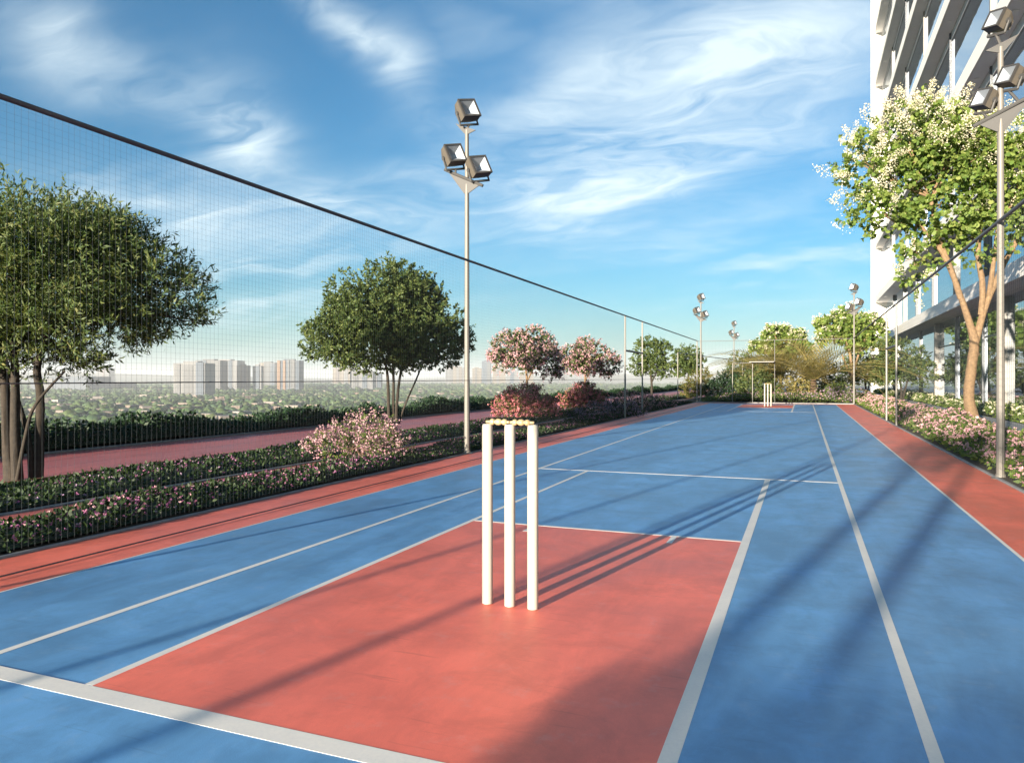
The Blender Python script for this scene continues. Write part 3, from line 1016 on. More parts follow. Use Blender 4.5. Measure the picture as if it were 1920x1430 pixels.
# ------------------------------------------------------------------ planting: shrubs and trees
def sample_blobs(rng, blobs, n, clusters=9, sigma=.28, shell=.55):
    """points clumped round centres that lie in the outer part of the blobs; returns points and outward directions"""
    wts = np.array([b_[3] * b_[4] * b_[5] for b_ in blobs]) ** .75
    wts = wts / wts.sum()
    P, U = [], []
    for b_, w_ in zip(blobs, wts):
        k = max(3, int(n * w_))
        c, r = np.array(b_[:3]), np.array(b_[3:6])
        m = max(4, int(clusters * (r.prod() ** (1 / 3)) * 6))
        cu = rand_dirs(rng, m)
        cf = rng.uniform(shell, 1.0, (m, 1))
        cc = cu * cf
        idx = rng.integers(0, m, k)
        q = cc[idx] + rng.normal(0, sigma, (k, 3))
        ln_ = np.linalg.norm(q, axis=1, keepdims=True)
        q = q / np.maximum(1, ln_ / 1.12)
        P.append(c + q * r)
        U.append(unit(q * r + 1e-6))
    return np.concatenate(P), np.concatenate(U)


def twig_leaves(rng, P, U, per, tl, ll, lw, up=.35, spread=.55):
    n = len(P)
    D = unit(U * .8 + rng.normal(0, .45, (n, 3)) + np.array([0, 0, up]))
    T = tl * rng.uniform(.6, 1.3, n)
    t = rng.uniform(0.05, 1, (n, per))
    base = P[:, None, :] + D[:, None, :] * (t * T[:, None])[:, :, None]
    S = unit(rng.normal(size=(n * per, 3))).reshape(n, per, 3)
    dl = D[:, None, :] * (1 - spread) + S * spread
    N = n * per
    L = ll * rng.uniform(.65, 1.3, N)
    W = L * lw * rng.uniform(.8, 1.2, N)
    return base.reshape(-1, 3), dl.reshape(-1, 3), L, W


def limb(mb, p0, p1, r0, r1, rng, sag=.12, n=6, seg=5):
    p0, p1 = Vector(p0), Vector(p1)
    d = p1 - p0
    side = Vector(rng.normal(0, 1, 3)) * d.length * .06
    pts, rr = [], []
    for i in range(seg + 1):
        t = i / seg
        p = p0 + d * t + side * math.sin(math.pi * t) + Vector((0, 0, 1)) * (d.length * sag * (t * (t - 1)))
        pts.append(p)
        rr.append(r0 + (r1 - r0) * t)
    mb.tube(pts, rr, n, wob=.05)
    return pts


def tree(name, label, cat, loc, stems, blobs, leaf, n_twig, per, tl, ll, lw, bark, seed, group=None, six=False, blossom=None, clusters=9, sigma=.28, up=.35, spread=.55, limbs=5):
    """stems: lists of (a, b, z, r); blobs: (a, b, z, ra, rb, rz); a to the right, b away, seen from the camera"""
    rng = np.random.default_rng(seed)
    t = thing(name, label, cat, (loc[0], loc[1], 0.0), 0, group)
    mb = MB()
    ends = []
    for st in stems:
        pts, rr = [], []
        P = [Vector((*lat(a, b_), z)) for a, b_, z, r in st]
        R = [r for *_, r in st]
        for i in range(len(P) - 1):           # smooth the polyline
            p0, p1, p2, p3 = P[max(i - 1, 0)], P[i], P[i + 1], P[min(i + 2, len(P) - 1)]
            for k in range(5):
                q = k / 5
                pts.append(0.5 * ((2 * p1) + (p2 - p0) * q + (2 * p0 - 5 * p1 + 4 * p2 - p3) * q * q + (3 * p1 - p0 - 3 * p2 + p3) * q ** 3))
                rr.append(R[i] + (R[i + 1] - R[i]) * q)
        pts.append(P[-1])
        rr.append(R[-1])
        mb.tube(pts, rr, 10, wob=.06)
        ends.append((P[-1], R[-1]))
    wb = []
    for a, b_, z, ra, rb, rz in blobs:
        # radii along camera axes are turned into a world ellipsoid (near enough round in plan)
        x, y = lat(a, b_)
        wb.append((x, y, z, max(ra, .001), max((ra + rb) / 2, .001), rz))
        c = Vector((x, y, z))
        e, re_ = min(ends, key=lambda q: (q[0] - c).length)
        r0 = re_ * .75
        pts = limb(mb, e, c, r0, r0 * .5, rng)
        for _ in range(limbs):
            u = rand_dirs(rng, 1)[0]
            u[2] = abs(u[2]) * .8 - .15
            tip = c + Vector((u[0] * ra * .85, u[1] * ra * .85, u[2] * rz * .85))
            limb(mb, pts[rng.integers(2, 6)], tip, r0 * .42, r0 * .10, rng, n=5, seg=4)
    mb.build('trunk', bark, t, True)
    P, U = sample_blobs(rng, wb, n_twig, clusters, sigma)
    bp, bd, L, W = twig_leaves(rng, P, U, per, tl, ll, lw, up, spread)
    obj('crown', leaf_mesh('crown', bp, bd, L, W, [leaf], six=six, rng=rng), t)
    if blossom:
        pm, nb, per_b, size, length, rad, zmin = blossom
        cen = np.array([w_[:3] for w_ in wb]).mean(0)
        score = np.linalg.norm((P - cen) * np.array([1, 1, 1.3]), axis=1) + .6 * (P[:, 2] - cen[2]) + rng.normal(0, .25 * np.ptp(P[:, 2]), len(P))
        pick = np.argsort(-score)[:nb]
        B, UB = P[pick] + U[pick] * .06, U[pick]
        n = len(B)
        ax = unit(UB + np.array([0, -.2, .5]))
        tt = rng.uniform(0, 1, (n, per_b, 1))
        q = B[:, None, :] + ax[:, None, :] * (tt * length) + rng.normal(0, 1, (n, per_b, 3)) * rad * (1.15 - tt * .8)
        N = n * per_b
        obj('blossom', leaf_mesh('blossom', q.reshape(-1, 3), rand_dirs(rng, N), size * rng.uniform(.7, 1.3, N), size * .8, [pm], rng=rng), t)
    return t


# big feathery tree at the left edge
tree('garden_tree', 'large olive-green feathery tree with several trunks at the left edge', 'tree', (-6.30, 4.31),
     [[(-.10, 0, 0, 0.052), (-.13, 0, .45, 0.042), (-.16, .0, .95, 0.035), (-.3, .05, 1.45, 0.026)],
      [(.11, .05, 0, 0.045), (.12, .05, .4, 0.038), (.16, .0, .75, 0.033), (.17, -.05, 1.0, 0.029), (.34, -.1, 1.4, 0.022)],
      [(.02, -.08, 0, 0.047), (.01, -.1, .4, 0.040), (.01, -.1, .9, 0.033), (.02, -.15, 1.4, 0.026)],
      [(.07, .02, 0, 0.026), (.06, 0, .36, 0.023), (-.02, 0, .65, 0.019), (-.16, 0, 1.1, 0.018)],
      [(.04, -.12, 0.02, 0.018), (.10, -.1, .40, 0.015), (.17, -.08, .66, 0.013), (.36, .02, .95, 0.009)]],
     [(-.05, 0, 1.95, .85, .85, .52), (.60, 0, 1.90, .50, .5, .36), (.98, .1, 1.62, .50, .5, .36), (1.28, .1, 1.42, .26, .2, .085), (.42, -.1, 1.36, .62, .5, .30),
      (-.75, .1, 1.9, .75, .7, .58), (-.55, 0, 1.30, .6, .6, .30), (.98, .2, 1.86, .26, .3, .20), (.15, -.3, 1.70, .75, .6, .42), (.05, 0, 1.02, .5, .4, .16)],
     'leaf_olive', 8200, 14, .17, .052, .24, 'bark_grey', 21, 'trees by the red walkway', clusters=11, sigma=.24, up=.45, spread=.5)
# round tree in the left middle
tree('garden_tree', 'dense round-crowned green tree with four slim stems, left of the middle floodlight pole', 'tree', (-6.40, 10.61),
     [[(-.05, 0, 0, 0.031), (-.06, 0, .6, 0.026), (-.10, 0, 1.1, 0.022), (-.3, 0, 1.6, 0.015)],
      [(.0, .06, 0, 0.027), (.02, .05, .7, 0.023), (.02, 0, 1.3, 0.019), (.05, 0, 1.9, 0.014)],
      [(.07, -.03, 0, 0.031), (.09, -.03, .5, 0.026), (.15, 0, 1.0, 0.020), (.28, 0, 1.6, 0.015)],
      [(.10, .05, 0.1, 0.018), (.22, .03, .45, 0.016), (.42, 0, .9, 0.014), (.6, 0, 1.35, 0.011)]],
     [(-.16, 0, 2.18, .80, .75, .58), (-.98, 0, 1.50, .50, .5, .32), (-.35, 0, 1.48, .75, .6, .42), (.70, 0, 1.62, .50, .5, .50), (.40, 0, 2.15, .46, .45, .42), (-.6, .1, 1.95, .5, .5, .42),
      (1.05, 0, 1.55, .20, .2, .26), (.3, -.2, 1.5, .5, .4, .4)],
     'leaf_dense', 5600, 13, .13, .055, .5, 'bark_grey', 22, 'trees by the red walkway', clusters=10, sigma=.25)
# two pink flowering trees
tree('blossom_tree', 'nearer of the two round trees covered in pale pink blossom', 'tree', (-6.40, 17.03),
     [[(0, 0, 0, .035), (.01, 0, .5, .03), (-.02, 0, 1.1, .025), (-.1, 0, 1.5, .018)], [(0, 0, .8, .02), (.2, 0, 1.2, .015)]],
     [(-.25, 0, 1.60, .55, .55, .38), (.15, 0, 1.70, .45, .45, .36), (.62, 0, 1.30, .32, .3, .34), (-.6, 0, 1.35, .28, .28, .26), (.05, 0, 1.3, .6, .5, .26)],
     'leaf_dense', 800, 10, .10, .070, .55, 'bark_tan', 23, 'pink blossom trees', blossom=('petal_palepink', 720, 9, .045, .10, .030, .5))
tree('blossom_tree', 'farther of the two round trees covered in pale pink blossom', 'tree', (-6.40, 22.24),
     [[(0, 0, 0, .035), (-.02, 0, .5, .03), (.0, 0, 1.1, .025), (-.1, 0, 1.5, .018)], [(0, 0, .8, .02), (.2, 0, 1.2, .015)]],
     [(-.28, 0, 1.58, .45, .5, .40), (.15, 0, 1.66, .48, .45, .38), (.68, 0, 1.32, .33, .3, .34), (0, 0, 1.25, .62, .5, .24)],
     'leaf_dense', 700, 9, .11, .080, .55, 'bark_tan', 24, 'pink blossom trees', blossom=('petal_palepink', 640, 9, .050, .11, .032, .5))
tree('garden_tree', 'medium green tree directly behind the pair of white gate posts on the left', 'tree', (-6.40, 33.1),
     [[(0, 0, 0, .06), (.0, 0, .6, .05), (-.05, 0, 1.2, .04), (-.1, 0, 1.7, .03)], [(0, 0, .7, .035), (.3, 0, 1.3, .025)]],
     [(-.15, 0, 2.0, .62, .6, .62), (.35, 0, 1.95, .5, .5, .55), (-.65, 0, 1.45, .38, .4, .40), (.75, 0, 1.30, .35, .35, .40), (.1, 0, 1.3, .6, .5, .35)],
     'leaf_dense', 900, 9, .14, .10, .5, 'bark_grey', 25, 'trees by the red walkway')
tree('garden_tree', 'smaller green tree left of the far left floodlight pole', 'tree', (-6.40, 44.5),
     [[(0, 0, 0, .06), (.0, 0, .7, .05), (-.05, 0, 1.5, .04)]],
     [(-.1, 0, 2.0, .75, .6, .75), (.4, 0, 1.7, .55, .5, .5), (-.5, 0, 1.5, .4, .4, .4)],
     'leaf_dense', 700, 9, .16, .13, .5, 'bark_grey', 26, 'trees by the red walkway')
# trees beyond the left edge of the picture, whose shade falls on the beds and the court
tree('garden_tree', 'slim two-stemmed tree behind the near end of the court, known by its shade', 'tree', (-2.75, -9.0),
     [[(-.05, 0, 0, .075), (-.12, 0, .6, .07), (-.14, 0, 1.2, .065), (-.18, 0, 2.1, .055)], [(.05, 0, 0, .07), (.16, 0, .6, .068), (.24, 0, 1.2, .06), (.34, 0, 2.0, .05)]],
     [(-.2, 0, 2.45, .35, .3, .25), (.4, 0, 2.4, .35, .3, .25)],
     'leaf_olive', 320, 9, .12, .06, .4, 'bark_grey', 28, 'trees by the red walkway')
# big white-blossom tree on the right
tree('blossom_tree', 'large light green tree with cream blossom panicles in front of the building', 'tree', (2.95, 15.60),
     [[(.0, 0, 0, .105), (-.15, 0, .50, .092), (-.10, 0, 1.1, .088), (-.05, 0, 1.55, .085), (-.14, 0, 1.9, .060), (-.36, 0, 2.55, .048), (-.65, 0, 3.2, .038), (-1.1, 0, 3.75, .026)],
      [(-.3, 0, 2.35, .055), (-.5, 0, 2.95, .045), (-.72, 0, 3.5, .04), (-.85, 0, 4.2, .03)],
      [(-.05, 0, 1.45, .068), (.12, 0, 2.1, .056), (.32, 0, 2.6, .048), (.55, 0, 3.1, .05), (.85, 0, 3.6, .04)],
      [(.08, 0, 2.05, .055), (.10, 0, 2.6, .05), (.02, 0, 3.2, .045), (.1, 0, 4.0, .03)],
      [(.22, 0, 2.4, .05), (.30, 0, 3.0, .04), (.4, 0, 3.8, .03)]],
     [(-1.25, 0, 5.30, .85, .8, .55), (-2.10, 0, 4.80, .45, .45, .40), (-.5, 0, 4.85, .85, .8, .70), (.25, 0, 5.30, .85, .8, .60), (.75, 0, 4.55, .8, .8, .65), (-1.75, 0, 3.95, .58, .5, .36),
      (-.75, 0, 3.95, .70, .6, .50), (-1.15, 0, 2.95, .34, .3, .34), (.45, 0, 3.65, .55, .5, .45), (-1.2, .2, 4.5, .6, .6, .4), (-.2, .2, 5.4, .7, .6, .5), (1.3, 0, 4.0, .6, .6, .6), (-.1, 0, 3.4, .45, .4, .35)],
     'leaf_light', 2400, 10, .19, .078, .80, 'bark_tan', 29, 'cream blossom trees', True, ('petal_cream', 290, 110, .030, .36, .062, .2), 8, .24, .25, .6)
tree('blossom_tree', 'light green tree with cream blossom just entering the picture at the upper right edge', 'tree', (3.35, 11.6),
     [[(.0, 0, 0, .11), (.1, 0, .8, .10), (.2, 0, 1.8, .08), (.3, 0, 3.0, .05)], [(.2, 0, 1.7, .06), (.0, 0, 2.6, .05), (-.1, 0, 3.4, .035)]],
     [(.45, 0, 4.2, .75, .7, .6), (1.2, 0, 4.0, .8, .7, .6), (.5, 0, 3.4, .6, .5, .4)],
     'leaf_light', 420, 10, .17, .095, .8, 'bark_tan', 30, 'cream blossom trees', True, ('petal_cream', 36, 40, .040, .28, .060, .2), 8, .24, .25, .6)
tree('blossom_tree', 'distant cream blossom tree behind the far right floodlight pole', 'tree', (2.0, 37.1),
     [[(.0, 0, 0, .10), (.08, 0, .9, .085), (.0, 0, 1.9, .06), (-.2, 0, 2.6, .04)], [(.05, 0, .8, .06), (.35, 0, 1.9, .045), (.6, 0, 2.6, .03)], [(.0, 0, 1.0, .05), (-.4, 0, 2.0, .035)]],
     [(-.7, 0, 3.3, .65, .6, .5), (.1, 0, 3.5, .75, .7, .55), (.8, 0, 3.2, .55, .6, .55), (-1.0, 0, 2.8, .4, .4, .35), (.5, 0, 2.6, .6, .5, .4), (-.1, 0, 2.9, .5, .5, .4)],
     'leaf_light', 800, 9, .2, .16, .8, 'bark_tan', 31, 'cream blossom trees', True, ('petal_cream', 110, 18, .075, .3, .09, .1), 7, .24)
tree('blossom_tree', 'distant pale yellow-green tree rising behind the palms at the far end', 'tree', (-1.2, 41.0),
     [[(.0, 0, 0, .10), (.08, 0, .9, .085), (.0, 0, 1.9, .06)], [(.05, 0, .8, .06), (.5, 0, 2.0, .045)]],
     [(-.2, 0, 3.1, .6, .6, .45), (.75, 0, 3.1, .5, .6, .4), (-.9, 0, 2.5, .5, .4, .35), (.3, 0, 2.4, .8, .5, .4), (1.2, 0, 2.5, .4, .5, .4)],
     'leaf_light', 600, 9, .2, .17, .8, 'bark_tan', 32, 'cream blossom trees', True, ('petal_cream', 110, 16, .075, .3, .09, .1), 7, .24)
# olive trees by the building and at the far end
for (x, y, sc_, sd, lb) in ((3.35, 30.6, 1.0, 41, 'bushy olive tree before the glass front, right of the far right fence posts'),
                            (2.75, 39.0, .95, 42, 'small bushy olive tree beside the white end wall of the building'),
                            (-3.3, 47.0, 1.05, 43, 'hazy olive tree far behind the left end of the end fence')):
    tree('olive_tree', lb, 'tree', (x, y),
         [[(.0, 0, 0, .05), (.03, 0, .4, .045), (-.05, 0, .9, .035)], [(.05, 0, 0, .04), (.2, 0, .6, .03), (.35, 0, 1.1, .02)]],
         [(-.25 * sc_, 0, 1.75 * sc_, .6 * sc_, .6, .55 * sc_), (.35 * sc_, 0, 1.45 * sc_, .55 * sc_, .5, .5 * sc_), (-.7 * sc_, 0, 1.2 * sc_, .45 * sc_, .4, .45 * sc_), (.8 * sc_, 0, 1.05 * sc_, .4 * sc_, .4, .38 * sc_), (0, 0, 1.0 * sc_, .7 * sc_, .5, .35 * sc_)],
         'leaf_olive', 900, 10, .15, .11, .35, 'bark_grey', sd, 'olive trees')


def shrub(name, label, loc, blobs, leaf, n_twig, per, tl, ll, lw, blossom, seed, group, extra=None):
    return tree(name, label, 'shrub', loc, [[(0, 0, 0, .02), (.02, 0, .12, .015)], [(.03, .02, 0, .015), (-.06, 0, .14, .012)]], blobs, leaf, n_twig, per, tl, ll, lw, 'bark_brown', seed, group,
                blossom=blossom, limbs=6)


shrub('flowering_shrub', 'nearer of two bronze-green bushes with red flower tips behind the wicket', (-5.62, 14.9),
      [(0, 0, .34, .46, .45, .30), (-.30, 0, .24, .36, .4, .22), (.32, 0, .22, .34, .4, .20), (.03, 0, .52, .28, .3, .16)],
      'leaf_bronze', 620, 10, .12, .055, .42, ('petal_red', 620, 11, .032, .09, .028, 1.0), 51, 'red flowering bushes')
shrub('flowering_shrub', 'farther of two bronze-green bushes with red flower tips behind the wicket', (-5.62, 19.45),
      [(0, 0, .36, .48, .45, .30), (-.30, 0, .25, .36, .4, .20), (.34, 0, .23, .32, .4, .20), (.03, 0, .54, .27, .3, .15)],
      'leaf_bronze', 580, 10, .12, .060, .42, ('petal_red', 580, 11, .034, .09, .028, 1.0), 52, 'red flowering bushes')
shrub('flowering_shrub', 'loose mound of small pale pink flowers in the left bed before the round tree', (-4.42, 6.7),
      [(0, 0, .21, .33, .32, .18), (-.24, 0, .15, .25, .3, .13), (.22, 0, .15, .22, .3, .13), (.05, .1, .33, .23, .28, .12)],
      'leaf_meadow', 460, 8, .11, .032, .4, ('petal_mound', 520, 9, .022, .07, .022, 1.0), 53, 'pink mounds')
shrub('flowering_shrub', 'lavender-grey mound of flowers at the foot of the left gate posts', (-4.15, 16.6),
      [(0, 0, .18, .45, .4, .18), (-.4, 0, .14, .35, .3, .14), (.4, 0, .16, .35, .3, .15)],
      'leaf_bed', 420, 9, .10, .035, .4, ('petal_lavender', 800, 5, .022, .06, .022, 1.0), 54, 'lavender mounds')
shrub('flowering_shrub', 'long pink mound of flowers beyond the left gate posts', (-4.3, 21.0),
      [(0, 0, .20, .5, .6, .2), (-.45, 0.6, .2, .45, .5, .18), (.5, .3, .18, .4, .5, .18), (-.1, 1.5, .22, .5, .6, .2), (.4, 2.4, .22, .5, .6, .2)],
      'leaf_bed', 500, 9, .11, .042, .4, ('petal_pink', 900, 5, .028, .07, .025, 1.0), 55, 'pink mounds')
shrub('flowering_shrub', 'lavender mound of flowers at the far right corner of the court', (1.2, 29.2),
      [(0, 0, .32, .5, .5, .24), (-.55, 0, .24, .45, .4, .2), (.55, .2, .26, .45, .4, .2)],
      'leaf_meadow', 420, 9, .13, .055, .4, ('petal_lavender', 700, 5, .036, .08, .03, 1.0), 56, 'lavender mounds')
for (x, y, s_, lf, sd, lb) in ((-1.75, 30.4, 1.0, 'leaf_olive', 61, 'dense olive shrub filling the gap behind the far wicket'),
                               (-2.9, 30.8, .9, 'leaf_hedge', 62, 'dark green shrub at the left end of the end fence'),
                               (-.55, 31.2, 1.15, 'leaf_palm', 63, 'yellowish shrub between the far wicket and the palm'),
                               (.7, 32.0, 1.0, 'leaf_olive', 64, 'olive shrub right of the palm at the far end'),
                               (-4.3, 33.5, .9, 'leaf_bronze', 65, 'reddish bush behind the far left floodlight pole')):
    shrub('dense_shrub', lb, (x, y), [(0, 0, .62 * s_, .62 * s_, .5, .52 * s_), (-.45 * s_, 0, .45 * s_, .45, .4, .38 * s_), (.5 * s_, 0, .42 * s_, .45, .4, .36 * s_), (.1, 0, 1.05 * s_, .38 * s_, .4, .3 * s_)],
          lf, 460, 9, .16, .10, .4, None, sd, 'shrubs at the far end')
def box_hedge(label, x0, x1, y0, y1, h, n, seed):
    rng = np.random.default_rng(seed)
    t = thing('box_hedge', label, 'hedge', ((x0 + x1) / 2, (y0 + y1) / 2, 0))
    cx, cy = (x0 + x1) / 2, (y0 + y1) / 2
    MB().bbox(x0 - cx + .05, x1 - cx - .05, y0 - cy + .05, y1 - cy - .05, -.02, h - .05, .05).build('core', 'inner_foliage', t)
    P = np.stack([rng.uniform(x0 - cx, x1 - cx, n), rng.uniform(y0 - cy, y1 - cy, n), rng.uniform(.02, h, n)], 1)
    ax = rng.integers(0, 5, n)
    P[ax == 0, 0], P[ax == 1, 0] = x0 - cx, x1 - cx
    P[ax == 2, 1], P[ax == 3, 1] = y0 - cy, y1 - cy
    P[ax == 4, 2] = h
    P += rng.normal(0, .025, P.shape)
    obj('foliage', leaf_mesh('foliage', P, rand_dirs(rng, n) + np.array([0, 0, .4]), .05 * rng.uniform(.7, 1.3, n), .028, ['leaf_hedge'], rng=rng), t)
    return t


box_hedge('clipped hedge behind the camera at the near end, known by its shade', -2.62, -.75, -7.7, -7.0, 1.185, 9000, 71)


def palm(label, loc, n, length, seed, trunk_h=.35):
    rng = np.random.default_rng(seed)
    t = thing('palm', label, 'palm', (loc[0], loc[1], 0), 0, 'palms at the far end')
    tr = MB()
    for k in range(9):
        z = trunk_h * k / 8
        tr.lathe([(.13 - .004 * k, z - .01), (.15 - .004 * k, z + .02), (.12 - .004 * k, z + .06)], 10)
    tr.build('trunk', 'bark_brown', t)
    for k in range(n):
        az = 2 * math.pi * (k * .381966) + rng.uniform(-.2, .2)
        rise = rng.uniform(.35, 1.40)
        L = length * rng.uniform(.75, 1.1)
        pts = []
        d = Vector((math.cos(az), math.sin(az), 0))
        for q in np.linspace(0, 1, 13):
            pts.append(d * (L * q * (math.cos(rise) + .35 * q)) + Vector((0, 0, trunk_h + L * (math.sin(rise) * q - .42 * q * q * q - .08 * q * q))))
        mb = MB()
        mb.tube(pts, list(np.linspace(.014, .003, 13)), 5)
        for i in range(1, 13):
            for sub in (0, .5):
                p = pts[i - 1].lerp(pts[i], sub)
                tng = (pts[i] - pts[i - 1]).normalized()
                side = tng.cross(Vector((0, 0, 1))).normalized()
                upv = side.cross(tng)
                ll = L * .26 * math.sin(math.pi * min(1, (i + sub) / 13 * .9 + .12))
                for s_ in (-1, 1):
                    tip = p + side * (s_ * ll * .75) + tng * ll * .6 + upv * ll * .18
                    wv_ = tng * .024
                    mb.add([p, p.lerp(tip, .4) + wv_, tip, p.lerp(tip, .4) - wv_], [(0, 1, 2, 3)])
        mb.build('frond', 'leaf_palm', t)
    return t


palm('date palm with arching fronds in the middle of the far end', (.35, 30.2), 38, 3.3, 81, .8)
palm('lower date palm left of the large palm at the far end', (-1.2, 31.6), 34, 3.0, 82, .7)
palm('small palm behind the far end fence near the white tree', (1.35, 34.0), 16, 1.35, 83, .25)

# ------------------------------------------------------------------ the city below and far away
ZG = -40.0


def disc(r, n=96):
    vs = [(0, 0, 0)] + [(r * math.cos(2 * math.pi * k / n), r * math.sin(2 * math.pi * k / n), 0) for k in range(n)]
    return MB().add(vs, [(0, 1 + k, 1 + (k + 1) % n) for k in range(n)])


g_ = struct('city_ground', disc(9000), 'city_earth')
g_.location = (0, 0, ZG)


def ico(sub):
    import bmesh
    bm = bmesh.new()
    bmesh.ops.create_icosphere(bm, subdivisions=sub, radius=1.0)
    v = np.array([q.co[:] for q in bm.verts])
    f = np.array([[w_.index for w_ in q.verts] for q in bm.faces])
    bm.free()
    return v, f


def blob_field(name, label, centers, radii, sub, m, seed, cat):
    rng = np.random.default_rng(seed)
    v, f = ico(sub)
    n, k = len(centers), len(v)
    jit = 1 + rng.normal(0, .20, (n, k, 1))
    V = centers[:, None, :] + v[None] * radii[:, None, :] * jit
    Fc = (f[None] + (np.arange(n) * k)[:, None, None]).reshape(-1, 3)
    me = bpy.data.meshes.new(name)
    me.vertices.add(n * k)
    me.vertices.foreach_set('co', V.astype(np.float32).ravel())
    me.loops.add(len(Fc) * 3)
    me.loops.foreach_set('vertex_index', Fc.astype(np.int32).ravel())
    me.polygons.add(len(Fc))
    me.polygons.foreach_set('loop_start', np.arange(0, len(Fc) * 3, 3, dtype=np.int32))
    me.polygons.foreach_set('loop_total', np.full(len(Fc), 3, dtype=np.int32))
    me.materials.append(mat(m))
    me.update(calc_edges=True)
    o = obj(name, me)
    tag(o, label, cat, kind='stuff')
    return o


def sector(rng, n, d0, d1, u0=-260, u1=1720, p=1.0):
    d = d0 * (d1 / d0) ** rng.uniform(0, 1, n)
    a = (rng.uniform(u0, u1, n) - 960) / FPX
    return np.stack([(-SI + a * CO) * d, (CO + a * SI) * d], 1), d


rg = np.random.default_rng(5)
xy, d = sector(rg, 8500, 260, 1100)
r = rg.uniform(3.0, 6.0, len(d))
blob_field('city_treetops', 'broad carpet of green treetops in the town below the roof', np.stack([xy[:, 0], xy[:, 1], ZG + r * .9], 1),
           np.stack([r, r, r * rg.uniform(.7, 1.1, len(d))], 1), 2, 'far_canopy', 91, 'treetops')
xy, d = sector(rg, 14000, 1100, 4200)
r = rg.uniform(4.0, 8.0, len(d)) * np.clip(d / 1700, 1, 1.7)
blob_field('city_treetops', 'hazy far woodland stretching to the horizon around the towers', np.stack([xy[:, 0], xy[:, 1], ZG + r * .6], 1),
           np.stack([r, r, r * .8], 1), 1, 'far_canopy', 92, 'treetops')

# low houses between the trees, too small to tell apart
mb = MB()
xy, d = sector(rg, 850, 420, 2600)
for (x, y), dd in zip(xy, d):
    w_, l_, h_ = rg.uniform(6, 16), rg.uniform(6, 18), rg.uniform(5, 11)
    a = rg.uniform(0, 3.14)
    c, s_ = math.cos(a), math.sin(a)
    q = [(-w_ / 2, -l_ / 2), (w_ / 2, -l_ / 2), (w_ / 2, l_ / 2), (-w_ / 2, l_ / 2)]
    q = [(x + c * p - s_ * t_, y + s_ * p + c * t_) for p, t_ in q]
    vs = [(p, t_, ZG) for p, t_ in q] + [(p, t_, ZG + h_) for p, t_ in q]
    mb.add(vs, [(0, 1, 5, 4), (1, 2, 6, 5), (2, 3, 7, 6), (3, 0, 4, 7), (4, 5, 6, 7)])
tag(mb.build('low_rooftops', 'far_roofs'), 'pale specks of low houses scattered among the treetops', 'houses', kind='stuff')


def tower(u0, u1, vt, vb, wall, stripes, label, depth=.8, name='distant_tower', crown=True, rot=None):
    """a high-rise seen between columns u0 and u1, roof at row vt, foot at row vb"""
    d = min(3800.0, (HCAM - ZG) * FPX / (vb - HZ))
    a = ((u0 + u1) / 2 - 960) / FPX
    x, y = (-SI + a * CO) * d, (CO + a * SI) * d
    w_ = (u1 - u0) / FPX * d
    h_ = HCAM - ZG + (HZ - vt) / FPX * d
    t = thing(name, label, 'tower' if name == 'distant_tower' else 'building', (x, y, ZG), TH, 'high-rises on the skyline')
    dd = w_ * depth
    MB().box(-w_ / 2, w_ / 2, -dd / 2, dd / 2, 0, h_).build('shaft', wall, t)
    for (f0, f1, m, out, top) in stripes:
        MB().box(-w_ / 2 + w_ * f0, -w_ / 2 + w_ * f1, -dd / 2 - out, -dd / 2 + .5, 0, h_ * top).build('bay', m, t)
    if crown:
        MB().box(-w_ * .28, w_ * .18, -dd * .25, dd * .25, h_ + .02, h_ + 4.2).build('roof_house', wall, t)
    return t


S = tower
S(336, 394, 681, 745, 'tower_pale', [(.10, .22, 'tower_grey', 1.5, .97), (.32, .62, 'tower_grey', 1.0, .93), (.72, .96, 'tower_blue', 2.0, 1.02)], 'broad pale tower block with grey bays, leftmost of the main cluster')
S(374, 420, 676, 736, 'tower_grey', [(.2, .45, 'tower_blue', 1.5, 1.0)], 'grey slab tower half hidden behind the broad pale block')
S(404, 452, 676, 733, 'tower_pale', [(.18, .30, 'tower_blue', 2, .98), (.30, .42, 'tower_orange', 2.5, 1.0), (.46, .54, 'tower_mauve', 2, 1.0), (.66, .80, 'tower_blue', 2, 1.0)], 'pale tower with cream, mauve and blue vertical stripes')
S(447, 467, 685, 735, 'tower_grey', [(.1, .35, 'tower_pale', 2, 1.0), (.5, .9, 'tower_blue', 2, .97)], 'narrow grey tower right of the striped tower')
S(476, 492, 686, 735, 'tower_pale', [(.35, .8, 'tower_blue', 2, 1.0)], 'thin pale tower with a blue centre strip')
S(490, 520, 680, 728, 'tower_grey', [(.1, .3, 'tower_beige', 2, 1.0), (.7, .95, 'tower_blue', 2, .96)], 'stepped grey tower left of the orange tower')
S(525, 565, 676, 736, 'tower_blue', [(.0, .14, 'tower_orange', 2.5, 1.0), (.27, .38, 'tower_orange', 2, 1.0), (.5, .56, 'tower_pale', 2, 1.03), (.62, .82, 'tower_grey', 2, 1.03)], 'blue tower with two orange vertical stripes')
S(627, 662, 690, 716, 'tower_beige', [(.2, .35, 'tower_mauve', 2, 1.0), (.6, .8, 'tower_pale', 2, 1.0)], 'beige tower low behind the left foot of the round tree')
S(660, 702, 696, 734, 'tower_pale', [(.15, .35, 'tower_grey', 2, 1.0), (.55, .75, 'tower_blue', 2, 1.0)], 'pale blue tower behind the stems of the round tree')
S(700, 716, 700, 732, 'tower_blue', [(.3, .5, 'tower_pale', 2, 1.0)], 'short blue tower between the stems of the round tree')
S(836, 851, 684, 714, 'tower_grey', [(.3, .6, 'tower_pale', 2, 1.0)], 'grey tower first to the left of the middle floodlight pole')
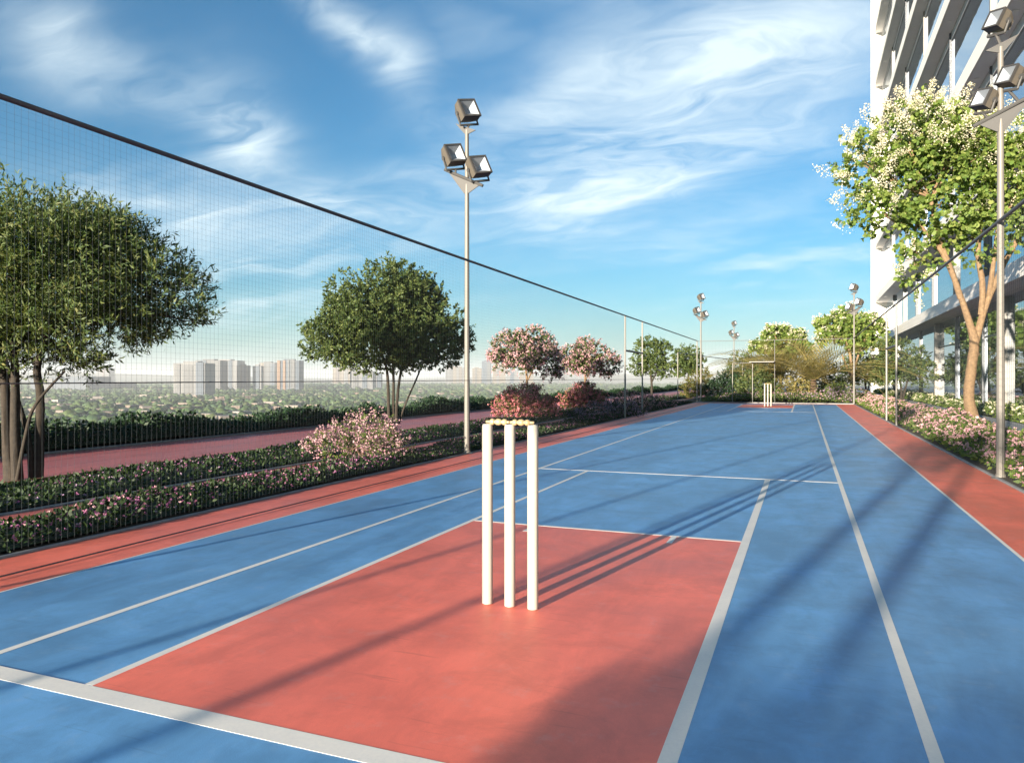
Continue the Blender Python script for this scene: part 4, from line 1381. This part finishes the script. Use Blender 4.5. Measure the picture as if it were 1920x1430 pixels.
S(850, 866, 687, 714, 'tower_beige', [(.4, .7, 'tower_pale', 2, 1.0)], 'cream tower second to the left of the middle floodlight pole')
S(866, 879, 690, 714, 'tower_pale', [(.3, .6, 'tower_grey', 2, 1.0)], 'low pale tower touching the middle floodlight pole on its left')
S(886, 903, 690, 715, 'tower_beige', [(.3, .5, 'tower_grey', 2, 1.0)], 'beige tower just right of the middle floodlight pole')
S(904, 921, 677, 716, 'tower_blue', [(.55, .9, 'tower_grey', 2, .94)], 'slim blue glass tower left of the nearer pink tree')
S(924, 948, 682, 714, 'tower_beige', [(.3, .5, 'tower_pale', 2, 1.0)], 'cream tower partly behind the nearer pink tree')
S(950, 972, 694, 713.5, 'tower_pale', [(.3, .6, 'tower_blue', 2, 1.0)], 'pale low tower under the crown of the nearer pink tree')
S(974, 1000, 698, 713.5, 'tower_beige', [(.3, .6, 'tower_pale', 2, 1.0)], 'low cream block behind the trunk of the nearer pink tree')
S(1048, 1064, 698, 713, 'tower_pale', [(.3, .6, 'tower_grey', 2, 1.0)], 'small pale block between the two pink trees')
S(186, 210, 690, 713, 'tower_grey', [(.5, .6, 'tower_mauve', 2, 1.0)], 'grey tower under the right side of the big left tree')
S(84, 186, 706, 735, 'tower_blue', [(.1, .4, 'tower_grey', 3, .9)], 'long low blue building behind the trunks of the big left tree', name='distant_block', crown=False)
S(190, 245, 718, 733, 'tower_blue', [(.3, .8, 'tower_grey', 3, .8)], 'low blue hall right of the big left tree', name='distant_block', crown=False)

# low hills on the horizon
mb = MB()
rh = np.random.default_rng(9)
for ring, (dist, hh, m_) in enumerate(((7600, 95, 0), (8300, 125, 0))):
    n = 160
    ang = np.linspace(math.radians(-75), math.radians(70), n)
    prof = np.zeros(n)
    for k in range(1, 9):
        prof += np.sin(ang * k * 3.1 + rh.uniform(0, 6.28)) / k
    prof = (prof - prof.min()) / (prof.max() - prof.min())
    vs = []
    for a, p in zip(ang, prof):
        dx, dy = math.sin(a), math.cos(a)
        vs.append((dx * (dist - 900), dy * (dist - 900), ZG - .5))
        vs.append((dx * dist, dy * dist, ZG + hh * (.25 + .75 * p)))
        vs.append((dx * (dist + 500), dy * (dist + 500), ZG - .5))
    fs = []
    for i in range(n - 1):
        fs += [(i * 3, i * 3 + 3, i * 3 + 4, i * 3 + 1), (i * 3 + 1, i * 3 + 4, i * 3 + 5, i * 3 + 2)]
    mb.add(vs, fs)
struct('hills', mb, 'city_earth')

# ------------------------------------------------------------------ haze over the town
HAZE = 0.00015
hz = MB().box(-9500, 9500, -9500, 9500, ZG - 1.0, 104.0)
hm = bpy.data.materials.new('haze_air')
hm.use_nodes = True
w = NT(hm.node_tree)
pv = w.n('ShaderNodeVolumePrincipled', {'Color': (0.94, 0.97, 1.0, 1), 'Density': HAZE, 'Anisotropy': 0.0})
o_ = w.n('ShaderNodeOutputMaterial')
w.t.links.new(pv.outputs[0], o_.inputs['Volume'])
MATS['haze_air'] = hm
ho = hz.build('haze', 'haze_air')
tag(ho, 'thin pale haze in the air over the town', 'haze', kind='stuff')
